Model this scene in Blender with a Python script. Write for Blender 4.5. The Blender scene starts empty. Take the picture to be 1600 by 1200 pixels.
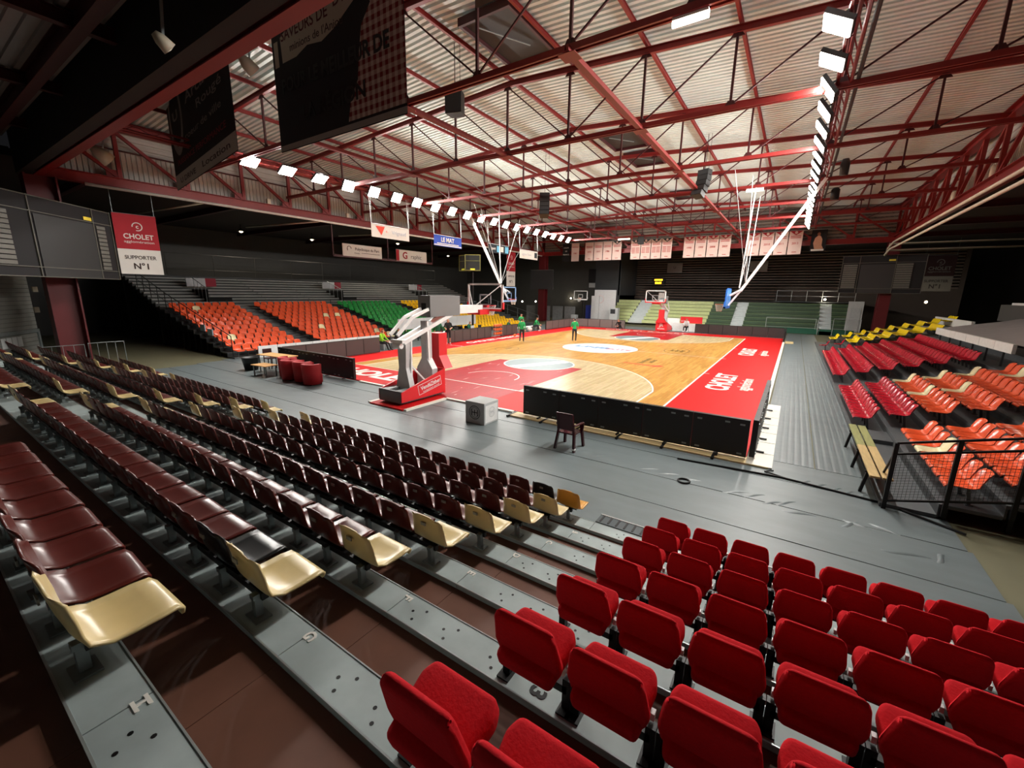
import bpy, bmesh, math, random
from mathutils import Vector, Matrix
R = math.radians
random.seed(7)
COL = bpy.context.scene.collection
SC = bpy.context.scene
# ------------------------------------------------------------------ camera, world, exposure
CAM = Vector((10.681, -26.854, 3.612)); YAW, PIT, ROL, FPX = -0.5844869, 0.2160641, 0.0143201, 653.645
_f = Vector((math.sin(YAW)*math.cos(PIT), math.cos(YAW)*math.cos(PIT), -math.sin(PIT)))
_r = Vector((math.cos(YAW), -math.sin(YAW), 0)); _u = _r.cross(_f)
RT = _r*math.cos(ROL)+_u*math.sin(ROL); UP = _u*math.cos(ROL)-_r*math.sin(ROL); FW = _f
cd = bpy.data.cameras.new('camera'); cam = bpy.data.objects.new('camera', cd); COL.objects.link(cam)
cam.matrix_world = Matrix(((RT.x, UP.x, -FW.x, CAM.x), (RT.y, UP.y, -FW.y, CAM.y), (RT.z, UP.z, -FW.z, CAM.z), (0, 0, 0, 1)))
cd.sensor_fit = 'HORIZONTAL'; cd.sensor_width = 36; cd.lens = FPX/1600*36; cd.clip_start = .05; cd.clip_end = 300
SC.camera = cam
w = bpy.data.worlds.new('world'); SC.world = w; w.use_nodes = True
w.node_tree.nodes['Background'].inputs[0].default_value = (.02, .02, .022, 1); w.node_tree.nodes['Background'].inputs[1].default_value = .3
vs = SC.view_settings; vs.view_transform = 'Standard'; vs.look = 'None'; vs.gamma = 1; vs.use_curve_mapping = False; vs.exposure = 0.12
LAMP_W, SPILL_W, LAMP_E, AISLE_W = 205, 12, 30, 30

def at(u, v, x=None, y=None, z=None, d=None):      # a photo point brought to its real plane in the hall
    q = FW+RT*((u-800)/FPX)-UP*((v-600)/FPX)
    t = d if d is not None else (x-CAM.x)/q.x if x is not None else (y-CAM.y)/q.y if y is not None else (z-CAM.z)/q.z
    return CAM+q*t
def seen(p, m=90):
    q = Vector(p)-CAM; z = q.dot(FW)
    if z < .2: return False
    return -m < 800+FPX*q.dot(RT)/z < 1600+m and -m < 600-FPX*q.dot(UP)/z < 1200+m
# ------------------------------------------------------------------ materials
def lin(h):
    h = h.lstrip('#'); o = []
    for i in (0, 2, 4):
        c = int(h[i:i+2], 16)/255; o.append(c/12.92 if c <= .04045 else ((c+.055)/1.055)**2.4)
    return (*o, 1)
MATS = {}
def M(name, hexc, rough=.5, metal=0., var=.12, scale=6., bump=0., spec=.5, emit=0., stretch=None, coat=0.):
    if name in MATS: return MATS[name]
    m = bpy.data.materials.new(name); m.use_nodes = True; nt = m.node_tree; b = nt.nodes['Principled BSDF']
    c = lin(hexc)
    b.inputs['Roughness'].default_value = rough; b.inputs['Metallic'].default_value = metal
    b.inputs['Specular IOR Level'].default_value = spec; b.inputs['Coat Weight'].default_value = coat
    b.inputs['Base Color'].default_value = c
    if var or bump:
        tc = nt.nodes.new('ShaderNodeTexCoord'); n = nt.nodes.new('ShaderNodeTexNoise'); n.inputs['Scale'].default_value = scale; n.inputs['Detail'].default_value = 5
        src = tc.outputs['Object']
        if stretch:
            mp = nt.nodes.new('ShaderNodeMapping'); mp.inputs['Scale'].default_value = stretch; nt.links.new(src, mp.inputs[0]); src = mp.outputs[0]
        nt.links.new(src, n.inputs['Vector'])
        if var:
            mx = nt.nodes.new('ShaderNodeMix'); mx.data_type = 'RGBA'
            mx.inputs[6].default_value = tuple(max(0, x*(1-var)) for x in c[:3])+(1,); mx.inputs[7].default_value = tuple(min(1, x*(1+var)) for x in c[:3])+(1,)
            nt.links.new(n.outputs['Fac'], mx.inputs[0]); nt.links.new(mx.outputs[2], b.inputs['Base Color'])
        if bump:
            bp = nt.nodes.new('ShaderNodeBump'); bp.inputs['Strength'].default_value = bump; bp.inputs['Distance'].default_value = .02
            nt.links.new(n.outputs['Fac'], bp.inputs['Height']); nt.links.new(bp.outputs[0], b.inputs['Normal'])
    if emit:
        b.inputs['Emission Color'].default_value = c; b.inputs['Emission Strength'].default_value = emit
    MATS[name] = m; return m
def wood_floor(name, c1, c2, rough=.28, mortar='#7a5a30', spec=.15):
    m = bpy.data.materials.new(name); m.use_nodes = True; nt = m.node_tree; b = nt.nodes['Principled BSDF']
    tc = nt.nodes.new('ShaderNodeTexCoord'); mp = nt.nodes.new('ShaderNodeMapping'); mp.inputs['Rotation'].default_value = (0, 0, R(90))
    br = nt.nodes.new('ShaderNodeTexBrick'); br.inputs['Scale'].default_value = 1; br.inputs['Brick Width'].default_value = 1.1; br.inputs['Row Height'].default_value = .11
    br.inputs['Mortar Size'].default_value = .0025; br.inputs['Color1'].default_value = lin(c1); br.inputs['Color2'].default_value = lin(c2); br.inputs['Mortar'].default_value = lin(mortar); br.offset = .37
    nt.links.new(tc.outputs['Object'], mp.inputs[0]); nt.links.new(mp.outputs[0], br.inputs['Vector'])
    n = nt.nodes.new('ShaderNodeTexNoise'); n.inputs['Scale'].default_value = 3; n.inputs['Detail'].default_value = 8
    mp2 = nt.nodes.new('ShaderNodeMapping'); mp2.inputs['Scale'].default_value = (9, .9, 1); nt.links.new(tc.outputs['Object'], mp2.inputs[0]); nt.links.new(mp2.outputs[0], n.inputs['Vector'])
    mx = nt.nodes.new('ShaderNodeMix'); mx.data_type = 'RGBA'; mx.blend_type = 'MULTIPLY'; mx.inputs[0].default_value = .35
    nt.links.new(br.outputs['Color'], mx.inputs[6]); nt.links.new(n.outputs['Color'], mx.inputs[7])
    hs = nt.nodes.new('ShaderNodeHueSaturation'); hs.inputs['Value'].default_value = 1.12; nt.links.new(mx.outputs[2], hs.inputs['Color'])
    nt.links.new(hs.outputs[0], b.inputs['Base Color']); b.inputs['Roughness'].default_value = rough; b.inputs['Specular IOR Level'].default_value = spec
    MATS[name] = m; return m
BLACK = M('black_steel', '#0c0c0d', .5, .2); DGREY = M('dark_grey', '#2b2c2e', .6); GREY = M('mid_grey', '#77797b', .55)
GALV = M('galvanised_steel', '#8c9595', .42, .55, .22, 5, .05); WHITE = M('white_paint', '#e8e8e6', .45); PALE = M('pale_grey', '#b9bcbc', .5)
REDST = M('red_steel', '#7e1b18', .45, .1, .15, 3); DKRED = M('dark_red_steel', '#3f0c10', .5, .1)
# ------------------------------------------------------------------ mesh building
class MB:
    def __init__(s): s.v = []; s.f = []; s.m = []
    def add(s, vs, fs, mi=0):
        o = len(s.v); s.v += [tuple(v) for v in vs]; s.f += [tuple(i+o for i in f) for f in fs]; s.m += [mi]*len(fs); return s
    def box(s, a, b, mi=0, mat=None):
        x0, y0, z0 = a; x1, y1, z1 = b
        vs = [Vector(p) for p in ((x0, y0, z0), (x1, y0, z0), (x1, y1, z0), (x0, y1, z0), (x0, y0, z1), (x1, y0, z1), (x1, y1, z1), (x0, y1, z1))]
        if mat: vs = [mat @ v for v in vs]
        return s.add(vs, [(0, 3, 2, 1), (4, 5, 6, 7), (0, 1, 5, 4), (1, 2, 6, 5), (2, 3, 7, 6), (3, 0, 4, 7)], mi)
    def bar(s, p, q, w=.05, h=None, mi=0, up=(0, 0, 1)):
        p, q = Vector(p), Vector(q); h = h or w; d = (q-p)
        if d.length < 1e-6: return s
        d.normalize(); u = Vector(up)
        if abs(d.dot(u)) > .98: u = Vector((0, 1, 0))
        a = d.cross(u).normalized()*w/2; b = a.cross(d).normalized()*h/2
        vs = [p-a-b, p+a-b, p+a+b, p-a+b, q-a-b, q+a-b, q+a+b, q-a+b]
        return s.add(vs, [(0, 1, 2, 3), (7, 6, 5, 4), (0, 4, 5, 1), (1, 5, 6, 2), (2, 6, 7, 3), (3, 7, 4, 0)], mi)
    def tube(s, pts, r, n=8, mi=0, caps=True):
        pts = [Vector(p) for p in pts]; rs = r if isinstance(r, (list, tuple)) else [r]*len(pts); rings = []
        for i, p in enumerate(pts):
            d = (pts[min(i+1, len(pts)-1)]-pts[max(i-1, 0)]).normalized(); u = Vector((0, 0, 1)) if abs(d.z) < .95 else Vector((0, 1, 0))
            a = d.cross(u).normalized(); b = a.cross(d)
            rings.append([p+(a*math.cos(2*math.pi*k/n)+b*math.sin(2*math.pi*k/n))*rs[i] for k in range(n)])
        vs = [v for g in rings for v in g]; fs = []
        for i in range(len(pts)-1):
            for k in range(n): fs.append((i*n+k, i*n+(k+1) % n, (i+1)*n+(k+1) % n, (i+1)*n+k))
        if caps: fs.append(tuple(range(n-1, -1, -1))); fs.append(tuple((len(pts)-1)*n+k for k in range(n)))
        return s.add(vs, fs, mi)
    def lathe(s, prof, c=(0, 0, 0), n=16, mi=0, mat=None):
        c = Vector(c); vs = []; fs = []
        for r, z in prof:
            for k in range(n):
                p = Vector((r*math.cos(2*math.pi*k/n), r*math.sin(2*math.pi*k/n), z)); vs.append(c+(mat @ p if mat else p))
        for i in range(len(prof)-1):
            for k in range(n): fs.append((i*n+k, i*n+(k+1) % n, (i+1)*n+(k+1) % n, (i+1)*n+k))
        return s.add(vs, fs, mi)
    def prism(s, poly, z0, z1, mi=0, mat=None):     # polygon in xy, extruded in z
        n = len(poly); vs = [Vector((x, y, z0)) for x, y in poly]+[Vector((x, y, z1)) for x, y in poly]
        if mat: vs = [mat @ v for v in vs]
        return s.add(vs, [tuple(range(n-1, -1, -1)), tuple(range(n, 2*n))]+[(i, (i+1) % n, n+(i+1) % n, n+i) for i in range(n)], mi)
    def ball(s, c, r, n=10, mi=0, sc=(1, 1, 1)):
        prof = [(math.sin(math.pi*i/(n-2)), -math.cos(math.pi*i/(n-2))) for i in range(n-1)]
        c = Vector(c); vs = []; fs = []
        for a, z in prof:
            for k in range(n): vs.append(c+Vector((a*math.cos(2*math.pi*k/n)*r*sc[0], a*math.sin(2*math.pi*k/n)*r*sc[1], z*r*sc[2])))
        for i in range(len(prof)-1):
            for k in range(n): fs.append((i*n+k, i*n+(k+1) % n, (i+1)*n+(k+1) % n, (i+1)*n+k))
        return s.add(vs, fs, mi)
    def mesh(s, name, mats, smooth=False):
        me = bpy.data.meshes.new(name); me.from_pydata(s.v, [], s.f); me.polygons.foreach_set('material_index', s.m)
        for m in (mats if isinstance(mats, (list, tuple)) else [mats]): me.materials.append(m)
        if smooth: me.polygons.foreach_set('use_smooth', [True]*len(s.f))
        me.update(); return me
    def buildw(s, name, mats, parent, smooth=False, **kw):      # vertices given in hall coordinates
        im = wm(parent).inverted(); s.v = [tuple(im @ Vector(v)) for v in s.v]
        return obj(name, s.mesh(name, mats, smooth), parent, **kw)
    def build(s, name, mats, parent=None, smooth=False, loc=None, **kw):
        return obj(name, s.mesh(name, mats, smooth), parent, loc, **kw)
def wm(o):
    return (wm(o.parent) @ o.matrix_basis) if o.parent else o.matrix_basis.copy()
def obj(name, me, parent=None, loc=None, label=None, cat=None, group=None, kind=None):
    o = bpy.data.objects.new(name, me); COL.objects.link(o)
    if parent: o.parent = parent
    if loc is not None: o.location = loc
    return tag(o, label, cat, group, kind)
def tag(o, label=None, cat=None, group=None, kind=None):
    if label: o['label'] = label
    if cat: o['category'] = cat
    if group: o['group'] = group
    if kind: o['kind'] = kind
    return o
def thing(name, label, cat, loc=(0, 0, 0), rz=0, group=None):
    o = obj(name, None, None, loc, label, cat, group); o.rotation_euler = (0, 0, rz); o.empty_display_size = .1; return o
def bev(me, w=.01, seg=2):
    bm = bmesh.new(); bm.from_mesh(me); bmesh.ops.bevel(bm, geom=list(bm.edges), offset=w, segments=seg, affect='EDGES', profile=.5)
    bm.to_mesh(me); bm.free(); return me
def frame(o, ex, ey):                                # matrix whose x axis is ex, y axis is ey, at o
    ex = Vector(ex).normalized(); ez = ex.cross(Vector(ey)).normalized(); ey = ez.cross(ex)
    return Matrix(((ex.x, ey.x, ez.x, o[0]), (ex.y, ey.y, ez.y, o[1]), (ex.z, ey.z, ez.z, o[2]), (0, 0, 0, 1)))
def text(s, size, mat, mw, parent=None, name='lettering', align='CENTER', bold=.0, wide=1., thick=.002, width=None):
    cu = bpy.data.curves.new(name, 'FONT'); cu.body = s; cu.size = size; cu.align_x = align; cu.align_y = 'CENTER'; cu.offset = bold*size; cu.extrude = thick; cu.resolution_u = 3
    t = bpy.data.objects.new('tmp', cu); me = bpy.data.meshes.new_from_object(t); bpy.data.objects.remove(t); bpy.data.curves.remove(cu)
    if width and len(me.vertices):
        xs = [v.co.x for v in me.vertices]; wide = width/max(1e-6, max(xs)-min(xs))
    for v in me.vertices: v.co.x *= wide
    me.materials.clear(); me.materials.append(mat); me.name = name
    o = obj(name, me, parent); o.matrix_basis = wm(parent).inverted() @ mw if parent else mw; return o
ORD = ['zeroth', 'first', 'second', 'third', 'fourth', 'fifth', 'sixth', 'seventh', 'eighth', 'ninth', 'tenth', 'eleventh', 'twelfth', 'thirteenth', 'fourteenth', 'fifteenth', 'sixteenth', 'seventeenth', 'eighteenth', 'nineteenth', 'twentieth', 'twenty-first', 'twenty-second', 'twenty-third', 'twenty-fourth', 'twenty-fifth', 'twenty-sixth', 'twenty-seventh', 'twenty-eighth', 'twenty-ninth', 'thirtieth']
# ------------------------------------------------------------------ hall shell
CONC = M('olive_concrete', '#6e6b52', .75, 0, .2, 1.5); VINYL = M('grey_vinyl', '#6a7476', .42, 0, .22, 1.3, .12, stretch=(1, 2.5, 1))
CLAD = M('dark_cladding', '#3d3d3b', .7, 0, .15, 2); CLADL = M('grey_cladding', '#b9b7b0', .6, 0, .12, 2); DECKM = M('roof_deck_metal', '#dbe6e2', .5, .1, .08, 1.5)
DARKROOF = M('dark_roof', '#1b1a1a', .8)
ZF = -.05
fl = MB(); fl.box((-40, -34, ZF-.3), (40, 44, ZF-.012)); FLOOR = fl.build('floor', CONC, kind='structure')
# vinyl protection sheets, each a roll with its own seam
def sheet(x0, x1, y0, y1):
    b = MB(); g = .012; n = 24; vs = []; fs = []
    for i in range(n+1):
        x = x0+g+(x1-x0-2*g)*i/n
        vs += [(x, y0+g, ZF-.011), (x, y0+g, ZF+.002*math.sin(i*2.1+y0)), (x, y1-g, ZF+.002*math.sin(i*1.7+y1)), (x, y1-g, ZF-.011)]
    for i in range(n):
        for k in range(3): fs.append((i*4+k, i*4+k+4, i*4+k+5, i*4+k+1))
    b.add(vs, [tuple(reversed(f)) for f in fs]); b.build('vinyl_sheet', VINYL, FLOOR)
for y0, y1, x0, x1 in ((-20.95, -19.71, -13.3, 13.4), (-19.71, -18.48, -13.3, 13.35), (-18.48, -17.22, -13.6, 13.3), (-17.22, -16.1, -14, 12.5)): sheet(x0, x1, y0, y1)
for x0, x1 in ((-13.9, -12.4), (-12.4, -10.9), (-10.9, -9.4)): sheet(x0, x1, -16.1, 22)
for x0, x1 in ((10.4, 11.5), (11.5, 12.6)): sheet(x0, x1, -16.1, 23.6)
for y0, y1 in ((16.6, 18.1), (18.1, 19.6), (19.6, 21.1)): sheet(-9.4, 10.4, y0, y1)
# wrinkles lifted in the vinyl by the corner of the court
for i, (x, y, l, a, h) in enumerate([(11.2, -18.6, .5, .2, .035), (11.9, -18.55, .4, .9, .03), (10.2, -18.35, .5, .5, .03), (10.5, -18.3, .45, .7, .03), (10.8, -18.42, .4, .6, .03), (11.0, -18.3, .45, .8, .03),
        (9.3, -18.3, .55, .35, .025), (8.9, -18.25, .5, .4, .025), (8.5, -18.22, .45, .45, .022), (11.3, -17.05, .35, .9, .03), (11.55, -17.05, .35, .8, .03), (11.8, -17.08, .35, .9, .035), (12.0, -17.1, .3, .8, .03), (12.2, -17.15, .3, .9, .03),
        (12.35, -18.4, .4, -.6, .03), (12.0, -18.5, .4, -.5, .03), (12.5, -19.1, .6, .25, .03), (12.9, -18.95, .35, 1.2, .035), (6.9, -18.1, .4, .4, .02), (7.4, -18.12, .4, .5, .02)]):
    b = MB(); c = Vector((x, y, ZF)); d = Vector((math.cos(a), math.sin(a), 0))*l/2; e = Vector((-math.sin(a), math.cos(a), 0))*.035
    vs = []
    for k in range(7):
        t = k/6*2-1; hh = h*(1-t*t); p = c+d*t+e*.6*math.sin(t*2); vs += [p-e, p+Vector((0, 0, hh)), p+e]
    fs = []
    for k in range(6):
        for j in range(2): fs.append((k*3+j, k*3+j+1, k*3+j+4, k*3+j+3))
    b.add(vs, [tuple(reversed(f)) for f in fs]); b.build('vinyl_wrinkle', VINYL, FLOOR, True)
# roof deck with real corrugation along x, ridge at x = 0
zr = lambda x: 12.15-.05*abs(x)
def ribbed(name, p0, du, dv, length, height, pitch, depth, mat, parent=None, kind=None):   # ribs run along dv, repeat along du
    du = Vector(du).normalized(); dv = Vector(dv).normalized(); nn = du.cross(dv); p0 = Vector(p0); vs = []; fs = []; n = int(length/pitch)
    for i in range(n):
        for a, d in ((0, 0), (.5, 0), (.58, depth), (.92, depth)): vs += [p0+du*(i+a)*pitch+nn*d, p0+du*(i+a)*pitch+nn*d+dv*height]
    for i in range(4*n-1): fs.append((2*i, 2*i+2, 2*i+3, 2*i+1))
    b = MB(); b.add(vs, fs); return b.build(name, mat, parent, kind=kind)
ceil = MB(); ceil.box((-17.6, -22.3, 12.6), (17.6, 22.3, 12.75)); CEIL = ceil.build('ceiling', DARKROOF, kind='structure')
for sx in (-1, 1):
    ribbed('roof_deck', (0, -22, 12.15), (0, 1, 0), (sx*17.4, 0, -.87), 44.2, 17.45, .26, -.15*sx, DECKM, CEIL)
def ibeam(b, p, q, w, h, t=.02, mi=0):               # an I section along p-q
    p, q = Vector(p), Vector(q); z = Vector((0, 0, 1))
    b.bar(p+z*(h/2-t/2), q+z*(h/2-t/2), w, t, mi); b.bar(p-z*(h/2-t/2), q-z*(h/2-t/2), w, t, mi); b.bar(p, q, t*1.2, h-2*t, mi)
for x in (-14.1, -11.3, -8.5, -5.7, -2.9, -.1, 2.7, 5.45, 8.25, 11.0, 13.8):
    b = MB(); ibeam(b, (x, -22, zr(x)-.13), (x, 22, zr(x)-.13), .09, .15); b.build('roof_purlin', REDST, CEIL)
# main trusses across the hall
TX = [-17, -14.1, -11.3, -8.5, -5.7, -2.95, -.15, 2.65, 5.45, 8.2, 11, 13.9, 17]
TY = [-16.65, -11.1, -5.4, .15, 5.75, 11.35, 16.9]
for i, ty in enumerate(TY):
    t = thing('roof_truss', 'red steel lattice truss across the hall under the roof, %s from the near end' % ORD[i+1], 'truss', (0, ty, 9.2), 0, 'red roof trusses')
    b = MB(); b.bar((-17, ty-.07, 9.25), (17, ty-.07, 9.25), .06, .13); b.bar((-17, ty+.07, 9.25), (17, ty+.07, 9.25), .06, .13); b.bar((-17, ty, 9.32), (17, ty, 9.32), .2, .015); b.buildw('bottom_chord', REDST, t)
    b = MB()
    for s in (-1, 1): ibeam(b, (0, ty, 11.8), (s*17, ty, 11.8-.85), .13, .2)
    b.buildw('top_chord', REDST, t)
    for k, x in enumerate(TX[1:-1], 1):
        zt = 11.7-.05*abs(x); b = MB(); b.bar((x, ty, 9.3), (x, ty, zt), .07, .07); b.buildw('upright', DKRED, t)
        for z, hh in ((9.38, .2), (zt-.02, .16)):
            b = MB(); b.add([(x-.2, ty-.02, z-hh/2), (x+.2, ty-.02, z-hh/2), (x+.08, ty-.02, z+hh/2), (x-.08, ty-.02, z+hh/2), (x-.2, ty+.02, z-hh/2), (x+.2, ty+.02, z-hh/2), (x+.08, ty+.02, z+hh/2), (x-.08, ty+.02, z+hh/2)],
                  [(0, 1, 2, 3), (7, 6, 5, 4), (0, 4, 5, 1), (1, 5, 6, 2), (2, 6, 7, 3), (3, 7, 4, 0)]); b.buildw('gusset_plate', DKRED, t)
    for k in range(len(TX)-1):
        a, c = (TX[k], TX[k+1])
        lo, hi = (a, c) if a >= 2.6 else (c, a)
        b = MB(); b.bar((lo, ty, 9.35), (hi, ty, 11.72-.05*abs(hi)), .045, .045); b.buildw('diagonal', DKRED, t)
for i, x in enumerate((-5.7, -.15, 5.45)):
    b = MB(); b.bar((x-.05, -16.9, 9.19), (x-.05, 21.75, 9.19), .06, .12); b.bar((x+.05, -16.9, 9.19), (x+.05, 21.75, 9.19), .06, .12); b.bar((x, -16.9, 9.125), (x, 21.75, 9.125), .17, .012)
    t = b.build('tie_beam', REDST, label='long red tie beam running down the hall below the trusses, %s from the left' % ORD[i+1], cat='beam', group='red tie beams')
    for ty in TY:
        b = MB(); b.box((x-.22, ty-.22, 9.09), (x+.22, ty+.22, 9.105)); b.build('splice_plate', REDST, t)
# perimeter girders: bottom flange, top flange, uprights and diagonals, with cladding behind them
def girder(name, label, p, q, out, seg, fw=.4, fh=.46):
    p, q, out = Vector(p), Vector(q), Vector(out); t = thing(name, label, 'girder', p, 0, 'girders round the main roof'); z = Vector((0, 0, 1)); n = seg
    b = MB(); ibeam(b, p+z*(fh/2), q+z*(fh/2), fw, fh, .03); b.buildw('bottom_flange', REDST, t)
    b = MB(); ibeam(b, p+z*2.75, q+z*2.75, .4, .4, .03); b.buildw('top_flange', REDST, t)
    for k in range(n+1):
        c = p.lerp(q, k/n); b = MB(); b.bar(c+z*.4, c+z*2.6, .16, .16); b.buildw('upright', REDST, t)
        if k < n:
            e = p.lerp(q, (k+1)/n); b = MB(); b.bar(c+z*2.55, e+z*.45, .14, .14); b.buildw('diagonal', REDST, t)
            g = p.lerp(q, (k+.93)/n); d = (q-p).normalized(); b = MB(); b.bar(g-d*.3+z*.6, g+d*.2+z*.6, .05, .4); b.buildw('gusset_plate', REDST, t)
    return t
GL = girder('edge_girder', 'red lattice girder over the left stand with slanting web members', (-17, -22, 8.2), (-17, 22, 8.2), (-1, 0, 0), 16)
GR = girder('edge_girder', 'red lattice girder over the right stand above twin pale pipes', (17, -22, 8.2), (17, 22, 8.2), (1, 0, 0), 16)
GF = girder('edge_girder', 'red lattice girder behind the hanging pennants at the far end', (-17, 22, 8.2), (17, 22, 8.2), (0, 1, 0), 12)
GN = girder('edge_girder', 'red edged girder over the near seats at the upper left', (-17, -22, 8.2), (17, -22, 8.2), (0, -1, 0), 12, .3, .16)
for sx, nm in ((-1, 'wall_upper_left'), (1, 'wall_upper_right')):
    x = sx*17.45; wl = MB(); wl.box((min(x, x+sx*.1), -22.4, 8.6), (max(x, x+sx*.1), 22.4, 12.4)); wl = wl.build(nm, DARKROOF, kind='structure')
    ribbed('vertical_cladding', (sx*17.35, -22, 8.62), (0, 1, 0), (0, 0, 1), 44.2, 1.35, .2, -.04*-sx, CLADL, wl)
    ribbed('horizontal_cladding', (sx*17.36, -22, 9.95), (0, 0, 1), (0, 1, 0), 1.7, 44.2, .28, .05*-sx, CLADL, wl)
    b = MB(); b.tube([(sx*17.2, -22, 9.95), (sx*17.2, 22, 9.95)], .04); b.build('rail', DKRED, wl)
wl = MB(); wl.box((-17.5, 22.45, 8.6), (17.5, 22.6, 12.6)); wl = wl.build('wall_upper_far', DARKROOF, kind='structure')
ribbed('horizontal_cladding', (-17.4, 22.4, 8.62), (0, 0, 1), (1, 0, 0), 3.6, 34.8, .3, .05, M('far_cladding', '#8a7f74', .6, 0, .1, 2), wl)
wl = MB(); wl.box((-17.5, -22.55, 8.24), (17.5, -22.21, 12.6)); wl.build('wall_upper_near', DARKROOF, kind='structure')
# low roofs around the main hall
LOW = M('low_roof', '#2a2524', .8, 0, .1, 2)
for nm, a, c in (('ceiling_left', (-36, -34, 8.9), (-17.5, 42, 9.2)), ('ceiling_right', (17.5, -34, 8.9), (36, 42, 9.2)), ('ceiling_far', (-17.5, 22.6, 8.9), (17.5, 42, 9.2))):
    b = MB(); b.box(a, c); b.build(nm, LOW, kind='structure')
b = MB(); b.box((-17.5, -34, 11.6), (17.5, -22.6, 11.8)); b.box((-36, -34, 9.2), (-17.5, -22.6, 9.25)); cn = b.build('ceiling_near', DARKROOF, kind='structure')
ribbed('low_roof_deck', (-17.4, -33.9, 9.55), (0, 1, 0), (1, 0, 0), 11.4, 34.8, .28, -.06, M('dim_deck', '#8d8886', .6, 0, .08, 2), cn)
for y in (-23.3, -27, -30):
    b = MB(); ibeam(b, (-17.4, y, 9.3), (17.4, y, 9.3), .25, .5); b.build('low_roof_beam', DKRED, cn)
for x in (-13.5, -8.5, -3.5, 1.5, 6.5, 11.5):
    b = MB(); ibeam(b, (x, -34, 9.35), (x, -22.6, 9.35), .2, .3); b.build('low_roof_purlin', DKRED, cn)
for k in range(7):
    y = -20+k*7
    for sx, nm in ((-1, 'ceiling_left'), (1, 'ceiling_right')):
        b = MB(); ibeam(b, (sx*17.6, y, 8.72), (sx*35.5, y, 8.72), .25, .36); b.build('low_roof_beam', DKRED, bpy.data.objects[nm])
# outer walls
for nm, a, c in (('wall_left', (-36.3, -34, -.4), (-36, 44, 9.2)), ('wall_right', (36, -34, -.4), (36.3, 44, 9.2)), ('wall_far', (-36, 43, -.4), (36, 43.3, 9.2)), ('wall_near', (-36, -34.3, -.4), (36, -34, 12))):
    b = MB(); b.box(a, c); b.build(nm, CLAD, kind='structure')
b = MB(); b.box((-9.4, 36.2, 0), (25, 36.4, 9)); wf = b.build('wall_far_cladding', M('brown_cladding', '#564b43', .65, 0, .1, 2), kind='structure')
ribbed('horizontal_cladding', (-9.4, 36.15, 4.6), (0, 0, 1), (1, 0, 0), 4.3, 34, .32, .05, M('brown_cladding2', '#6d6157', .6, 0, .12, 2), wf)
b = MB(); b.box((-36, 29.5, 0), (-13, 29.8, 9)); wl = b.build('wall_far_left', CLAD, kind='structure')
b = MB(); b.box((-13, 29.5, 0), (-9.4, 29.8, 9)); b.box((-9.6, 29.5, 3.4), (-9.3, 36.2, 9)); b.build('wall_far_corner', M('charcoal_panel', '#484b4e', .7, 0, .1, 1), kind='structure')
# four corner columns
for x, y, nm in ((-17, -22, 'at the near left corner beneath the dark screen'), (17, -22, 'at the near right corner'), (-17, 22, 'at the far left corner beside the yellow seats'), (17, 22, 'at the far right corner beside the white gate')):
    b = MB(); b.box((x-.08, y-.45, ZF), (x+.08, y+.45, 8.2)); b.box((x-.4, y-.5, ZF), (x+.4, y-.44, 8.2)); b.box((x-.4, y+.44, ZF), (x+.4, y+.5, 8.2))
    c = b.build('steel_column', M('column_red', '#5d1217', .5, 0, .15, 2), label='dark red steel column '+nm, cat='column', group='corner columns')
    b = MB(); b.box((x-.55, y-.6, ZF), (x+.55, y+.6, ZF+.04)); b.build('base_plate', DKRED, c)
# roof windows closed with dark blinds
for i, (x0, x1, y0, y1) in enumerate(((.75, 2.5, -15.0, -12.1), (.75, 2.55, -3.6, -1.1), (.8, 2.55, .3, 2.7), (.8, 2.5, 11.8, 14.2))):
    b = MB(); z = 11.9; b.box((x0, y0, z), (x1, y1, z+.05)); t = b.build('roof_hatch', M('hatch_dark', '#2a2826', .6), label='dark square roof hatch between the trusses, %s from the near end' % ORD[i+1], cat='hatch', group='roof hatches')
    for a, c in (((x0-.1, y0-.1), (x0, y1+.1)), ((x1, y0-.1), (x1+.1, y1+.1)), ((x0, y0-.1), (x1, y0)), ((x0, y1), (x1, y1+.1))):
        b = MB(); b.box((a[0], a[1], z-.12), (c[0], c[1], z+.12)); b.build('hatch_curb', DKRED, t)
    b = MB(); b.bar((x0+.4, y0+.3, z-.1), (x1-.5, y1-.8, z-.05), .05, .02); b.build('opener_arm', GALV, t)
# ------------------------------------------------------------------ the court
PARQ = wood_floor('parquet_orange', '#b98440', '#d6a65a'); PARP = wood_floor('parquet_pale', '#b9a578', '#d3c19a'); PARR = wood_floor('parquet_red', '#a8141f', '#b51c26', .36, '#861018', .07)
APR = M('apron_red', '#c21b1c', .5, 0, .06, 2, spec=.1); LINE = M('court_line', '#f2efe6', .35, 0, .04, 4); DISC = M('court_disc_grey', '#6f8387', .4, 0, .1, 2); PINE = M('pine_edge', '#dcc48e', .5, 0, .12, 4, stretch=(1, 6, 1))
PRINTB = M('court_print_blue', '#a9c4d8', .35); PRINTP = M('court_print_pink', '#e9a9bb', .35); PRINTK = M('court_print_dark', '#8a7142', .4); PRINTG = M('print_grey_blue', '#6d7fa8', .4)
b = MB(); b.box((-9.78, -16.3, ZF), (10.2, 16.5, 0)); COURT = b.build('basketball_court', APR, label='parquet basketball court with red surround in the middle of the hall', cat='court')
def flat(name, poly, z, mat, parent=None):
    b = MB(); b.add([(x, y, z) for x, y in poly], [tuple(range(len(poly)))]); o = b.build(name, mat, parent or COURT); return o
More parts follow.
